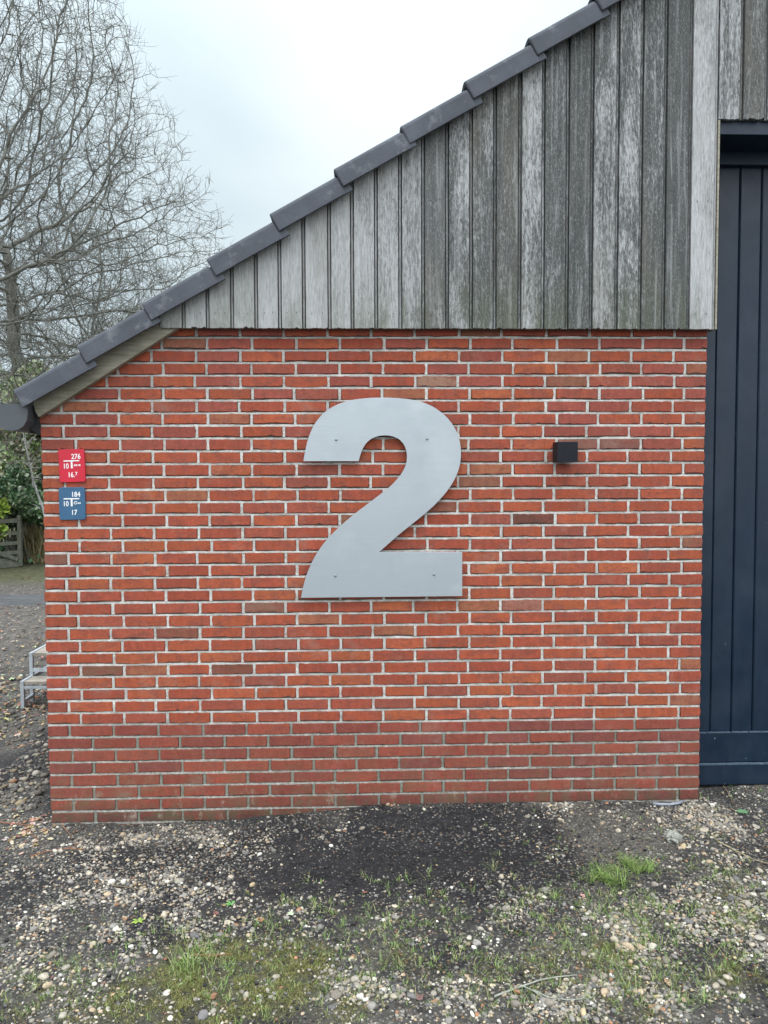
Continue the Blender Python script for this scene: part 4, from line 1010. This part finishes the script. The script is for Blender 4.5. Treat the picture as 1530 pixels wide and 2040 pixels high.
def scatter(n, x0, x1, y0, y1, dfun, g):
    X = []; 
    while sum(len(a) for a in X) < n:
        x = g.uniform(x0, x1, n); y = g.uniform(y0, y1, n); k = g.random(n) < dfun(x, y); X.append(np.stack([x[k], y[k]], -1))
    return np.vstack(X)[:n].T
def pd_(x, y):
    d_g = dens(GRAV, x, y); d_s = dens(SOIL, x, y); d_m = dens(MOSS, x, y)
    cl = np.clip(.42 + 2.1 * fbm(x, y, .13, 2), .04, 1)
    v = (.16 + .84 * d_g) * cl * (1 - .975 * np.clip(d_s * 1.25, 0, 1) * (1 - .15 * d_g)) * (1 - .72 * d_m)
    inside = (x > -.0) & (x < WX) & (y > -.012)
    return np.where(inside | ((x > WX) & (y > .14)), 0, v)
x, y = scatter(21000, -1.1, 4.0, -1.72, .16, pd_, g); r = np.clip(g.lognormal(math.log(.0043), .42, len(x)), .0018, .013)
V1, F1, C1 = pebbles(x, y, r, g, 1)
x, y = scatter(130, -.9, 3.8, -1.7, -.15, pd_, g); r = g.uniform(.011, .0175, len(x)); V2, F2, C2 = pebbles(x, y, r, g, 2)
V = np.vstack([V1, V2]); Fc = np.vstack([F1, F2 + len(V1)]); gv = np_mesh('gravel', V, Fc, STONE, cols=np.vstack([C1, C2]), smooth=True)
tag(gv, 'loose pale and brown gravel scattered over the dark earth by the wall', 'gravel', kind='stuff')
# grit: tiny crumbs of soil and stone, and yard gravel to the left of the barn
def gd(x, y):
    return np.where(((x > 0) & (x < WX) & (y > -.01)) | ((x > WX) & (y > .14)), 0, .35 + .65 * dens(SOIL, x, y))
x, y = scatter(34000, -1.1, 4.0, -1.72, .16, gd, g); r = np.clip(g.lognormal(math.log(.0026), .5, len(x)), .0012, .012)
V, Fc, cc = pebbles(x, y, r, g, 0, .2)
lt = g.random(len(x)) < .62 * (1 - np.clip(dens(SOIL, x, y) * 1.3, 0, .97)); k_ = len(V) // len(x)
cc0 = np.array([(.02, .019, .02), (.03, .028, .027), (.055, .05, .045), (.015, .015, .017), (.12, .11, .10)])[g.choice(5, len(x), p=[.36, .3, .12, .2, .02])]
cc = np.repeat(np.where(lt[:, None], cc[::k_] * .8, cc0), k_, axis=0)
tag(np_mesh('soil_crumbs', V, Fc, STONE, cols=cc, smooth=True), 'crumbs of black earth heaped against the foot of the wall', 'soil', kind='stuff')
yy = .2 + 9 * g.random(13000) ** 1.5; xx = -.1 - g.random(13000) * (1.2 + yy * .62) + (yy * -.25); k = fbm(xx, yy, .5, 1) > -.18
xx, yy = xx[k], yy[k]; r = np.clip(g.lognormal(math.log(.009), .45, len(xx)), .004, .03)
V, Fc, cc = pebbles(xx, yy, r, g, 0); cc = cc * .62
tag(np_mesh('yard_gravel', V, Fc, STONE, cols=cc, smooth=True), 'dull gravel strewn over the yard left of the barn', 'gravel', kind='stuff')

# ------------------------------------------------------------ grass, moss
tuft = []
def add_tufts(lst):
    for (px, py, w, h_, n, ln) in lst:
        for _ in range(n):
            a, b = px + g.normal(0, w), py + g.normal(0, h_); q_ = gr(a, b); tuft.append((q_[0], q_[1], ln))
add_tufts([(765, 1920, 450, 75, 420, .013), (1330, 1820, 140, 110, 140, .016), (900, 1830, 200, 50, 60, .016), (1300, 1860, 170, 90, 90, .018), (300, 1950, 220, 50, 90, .014), (1200, 1980, 250, 40, 90, .016), (400, 1925, 60, 25, 20, .024), (420, 1900, 20, 14, 12, .032), (130, 1925, 50, 30, 16, .025), (650, 1815, 60, 14, 14, .028), (780, 1760, 60, 14, 10, .026), (800, 1850, 70, 26, 26, .028), (660, 1880, 60, 20, 16, .026), (90, 1985, 60, 25, 14, .022), (320, 1850, 40, 14, 10, .03), (480, 1860, 40, 16, 14, .03),
           (1050, 1800, 90, 20, 14, .026), (1180, 1810, 60, 12, 14, .028), (1450, 1760, 60, 26, 20, .026), (1420, 1690, 40, 20, 6, .024), (1480, 1840, 50, 30, 22, .028), (1300, 1870, 90, 40, 30, .026), (1150, 1880, 90, 30, 22, .024), (960, 1900, 90, 40, 20, .024), (1400, 1960, 100, 40, 26, .026), (1378, 1610, 10, 6, 7, .04), (1480, 1600, 20, 8, 4, .03), (1300, 1950, 60, 30, 10, .05), (1180, 2000, 120, 20, 14, .03), (760, 1950, 120, 40, 26, .024), (500, 1990, 60, 30, 12, .024), (20, 1330, 8, 10, 5, .03), (20, 1400, 20, 30, 22, .03), (880, 1800, 20, 8, 4, .03), (985, 1745, 8, 8, 2, .03), (1240, 1830, 60, 16, 18, .03), (365, 1930, 12, 10, 6, .06), (372, 1932, 20, 12, 6, .055), (1095, 1930, 200, 60, 30, .02), (300, 1960, 200, 50, 40, .018)])
tp = np.array(tuft); nb = 10; bx_ = np.repeat(tp[:, 0], nb) + g.normal(0, .008, len(tp) * nb); by_ = np.repeat(tp[:, 1], nb) + g.normal(0, .008, len(tp) * nb)
ln = np.repeat(tp[:, 2], nb) * g.uniform(.5, 1.5, len(bx_)); ok = ~((bx_ > 0) & (bx_ < WX) & (by_ > -.01)); bx_, by_, ln = bx_[ok], by_[ok], ln[ok]
gc = np.array([(.12, .20, .045), (.17, .27, .06), (.10, .16, .05), (.22, .31, .09), (.32, .29, .14)])
col = gc[g.choice(5, len(bx_), p=[.26, .22, .16, .13, .23])] * g.uniform(.7, 1.2, (len(bx_), 1))
V, Fc, cc = blades(bx_, by_, height(bx_, by_) - .002, ln, g.uniform(.0014, .0028, len(bx_)), g.uniform(.1, .8, len(bx_)), col, g, .9)
tag(np_mesh('grass', V, Fc, GRASS, cols=cc), 'short sparse grass sprouting through the gravel', 'grass', kind='stuff')
x, y = scatter(34000, -.9, 3.8, -1.7, -.1, lambda x, y: dens(MOSS, x, y) ** 1.5 * np.clip(.3 + 3. * fbm(x, y, .07, 4), 0, 1), g)
col = np.array([(.13, .14, .03), (.19, .19, .05), (.09, .10, .025), (.24, .22, .08)])[g.integers(0, 4, len(x))] * g.uniform(.6, 1.2, (len(x), 1))
V, Fc, cc = blades(x, y, height(x, y) - .001, g.uniform(.003, .009, len(x)), g.uniform(.0016, .003, len(x)), g.uniform(.1, .8, len(x)), col, g, 1., 2)
tag(np_mesh('moss', V, Fc, GRASS, cols=cc), 'olive moss patches on the trodden earth in the foreground', 'moss', kind='stuff')
# the one dense tuft
cx_, cy__ = gr(1240, 1755); bx_, by_, tl_ = [], [], []
for _ in range(26):
    px_, py_ = (g.normal(1203, 24), g.normal(1768, 9)) if g.random() < .55 else (g.normal(1278, 20), g.normal(1750, 11))
    q_ = gr(px_, py_); k_ = int(g.integers(12, 46)); bx_.append(q_[0] + g.normal(0, .009, k_)); by_.append(q_[1] + g.normal(0, .009, k_)); tl_.append(np.full(k_, g.uniform(.022, .062)))
bx_, by_, tl_ = np.concatenate(bx_), np.concatenate(by_), np.concatenate(tl_); n = len(bx_)
col = gc[g.choice(5, n, p=[.25, .4, .05, .28, .02])] * g.uniform(.55, 1.15, (n, 1))
V, Fc, cc = blades(bx_, by_, height(bx_, by_) - .002, tl_ * g.uniform(.5, 1.2, n), g.uniform(.0018, .0034, n), g.uniform(.2, 1.1, n), col, g, 1.2)
tag(np_mesh('grass_tuft', V, Fc, GRASS, cols=cc, origin=(cx_, cy__, -.06)), 'bright green grass tuft at the edge of the dark soil patch', 'grass tuft')
# rosette weed near the door
def rosette(px, py, n, ln, colr, label, nm='rosette_weed'):
    a, b = gr(px, py); an = np.linspace(0, 2 * np.pi, n, endpoint=False) + g.normal(0, .2, n); m = MB(); z0_ = float(height(np.array([a]), np.array([b]))[0])
    for t in an:
        l_ = ln * random.uniform(.7, 1.2); d = Vector((math.cos(t), math.sin(t), .35)); s_ = Vector((-math.sin(t), math.cos(t), 0)) * l_ * .22; O_ = Vector((a, b, z0_ + .002))
        V = [O_, O_ + d * l_ * .5 + s_, O_ + d * l_ * .55, O_ + d * l_ * .5 - s_, O_ + d * l_ - Vector((0, 0, l_ * .2))]; k = random.uniform(.8, 1.2)
        m.add(V, [(0, 1, 2), (0, 2, 3), (1, 4, 2), (2, 4, 3)], tuple(c_ * k for c_ in colr) + (1,))
    tag(m.build(nm, LEAF, origin=(a, b, z0_)), label, 'weed')
rosette(1478, 1638, 26, .03, (.12, .24, .12), 'blue green rosette weed in the gravel before the door')
rosette(460, 1803, 6, .022, (.12, .3, .08), 'tiny bright clover seedling in the gravel left of the soil patch', 'clover_seedling')
rosette(275, 1836, 7, .03, (.22, .32, .06), 'yellow green seedling in the gravel before the left wall corner', 'seedling')
# ------------------------------------------------------------ litter
m = MB()
def leaf_at(px, py, s, colr, mm=None, z=-.06):
    a, b = gr(px, py, z); zz = float(height(np.array([a]), np.array([b]))[0]) + .006 if b < .3 else z + .01
    rt = random.uniform(0, 6.28); V = []; k = 9
    for i in range(k):
        t = 2 * math.pi * i / k; r_ = s * (.6 + .4 * random.random()) * (1.35 if i in (0, k // 2) else .75)
        V.append((a + r_ * math.cos(t + rt), b + r_ * math.sin(t + rt), zz + random.uniform(-.2, .5) * s * .8))
    V.append((a, b, zz - .1 * s)); (mm or m).add(V, [(i, (i + 1) % k, k) for i in range(k)], tuple(c_ * random.uniform(.8, 1.2) for c_ in colr) + (1,))
BR = [(.22, .12, .07), (.30, .19, .11), (.38, .28, .18), (.17, .10, .07), (.45, .38, .28)]
for px, py, s in ((580, 1826, .02), (727, 1784, .012), (1330, 1978, .018), (836, 2000, .02), (1160, 1805, .014), (1235, 1800, .014), (430, 1822, .016), (180, 1660, .012), (60, 1640, .02), (45, 1655, .022), (75, 1670, .02), (65, 1625, .018), (330, 1915, .012), (205, 1958, .012), (1110, 1990, .01)): leaf_at(px, py, s, random.choice(BR))
for _ in range(60): leaf_at(random.gauss(60, 32), random.gauss(1648, 18), random.uniform(.008, .02), random.choice(BR))
for _ in range(60): leaf_at(random.uniform(100, 1530), random.uniform(1650, 2030), random.uniform(.004, .009), random.choice(BR))
for _ in range(420):
    py = random.uniform(1150, 1600); leaf_at(random.uniform(-60, 90), py, random.uniform(.012, .035), random.choice(BR), z=-.12)
tag(m.build('leaf_litter', LITTER), 'brown dead leaves lying on the yard and gravel', 'leaves', kind='stuff')
def twig(pts, r_, label, colr, name='fallen_twig', side=()):
    m = MB(); P_ = []
    for px, py in pts:
        a, b = gr(px, py); P_.append(Vector((a, b, float(height(np.array([a]), np.array([b]))[0]) + r_ + .004)))
    m.tube(P_, [r_ * (1 - .5 * i / (len(P_) - 1)) for i in range(len(P_))], 6, colr + (1,))
    for s in side:
        Q = []
        for px, py in s:
            a, b = gr(px, py); Q.append(Vector((a, b, float(height(np.array([a]), np.array([b]))[0]) + r_ + .004)))
        m.tube(Q, r_ * .6, 5, colr + (1,))
    tag(m.build(name, LITTER, origin=tuple(P_[0])), label, 'twig')
LI = (.26, .27, .23); RD = (.25, .11, .06)
twig([(985, 2000), (1030, 1988), (1075, 1972), (1110, 1965), (1150, 1958)], .0035, 'lichen grey forked twig, the upper of two in the right foreground', LI, side=[[(1040, 1984), (1060, 1990), (1085, 2008)]])
twig([(1062, 1990), (1090, 2005), (1130, 2010), (1180, 2009)], .003, 'thin pale twig, the lower of two in the right foreground', LI)
twig([(1430, 1700), (1465, 1715), (1500, 1735), (1545, 1750)], .003, 'straw coloured twig lying at the right edge', (.35, .30, .19), side=[[(1450, 1707), (1470, 1722), (1480, 1740)]])
twig([(388, 1905), (420, 1906), (462, 1904)], .0028, 'short reddish twig on the moss patch', RD)
twig([(225, 1765), (260, 1767), (295, 1772)], .0034, 'brown twig in the gravel below the left wall corner', (.13, .10, .07))
twig([(0, 1630), (30, 1635), (62, 1638)], .003, 'reddish twig beside the dead leaves at the left edge', RD)
twig([(60, 1700), (90, 1692), (125, 1686), (168, 1690)], .003, 'long reddish curved twig below the left wall corner', RD, side=[[(130, 1686), (150, 1682), (165, 1672)]])
twig([(125, 1642), (135, 1652), (143, 1665)], .003, 'short brown twig leaning at the left wall foot', (.24, .14, .09))
twig([(1440, 1585), (1452, 1600), (1460, 1622)], .0025, 'thin brown stalk in the gravel before the door', (.25, .18, .11))
# lump of old mortar, grey cable end
a, b = gr(1340, 1690); zz = float(height(np.array([a]), np.array([b]))[0])
Tv, Tf = ico(3); g3 = np.random.default_rng(8); dsp = 1 + .28 * np.sin(Tv @ g3.normal(0, 3, 3)) * np.sin(Tv @ g3.normal(0, 5, 3)) + g3.normal(0, .05, len(Tv))
V = Tv * dsp[:, None] * np.array([.036, .04, .022]) + np.array([a, b, zz + .012])
tag(np_mesh('mortar_lump', V, Tf, plain('old_mortar', (.27, .27, .24), .95, .2, var=.5, scale=90, bump=.004, bscale=160).m, smooth=False, origin=(a, b, zz)), 'rough grey lump of old mortar in the gravel right of the soil', 'rubble')
m = MB(); P_ = []
for px, py in ((1300, 1606), (1315, 1608), (1335, 1607), (1352, 1602), (1360, 1598)):
    a, b = gr(px, py, -.01); P_.append((a, min(b, -.02), float(height(np.array([a]), np.array([min(b, -.02)]))[0]) + .012))
m.tube(P_, .007, 8); tag(m.build('cable_end', plain('grey_plastic', (.24, .26, .30), .5).m, origin=P_[0], smooth=True), 'short bent grey plastic pipe lying against the wall foot near the door', 'pipe')
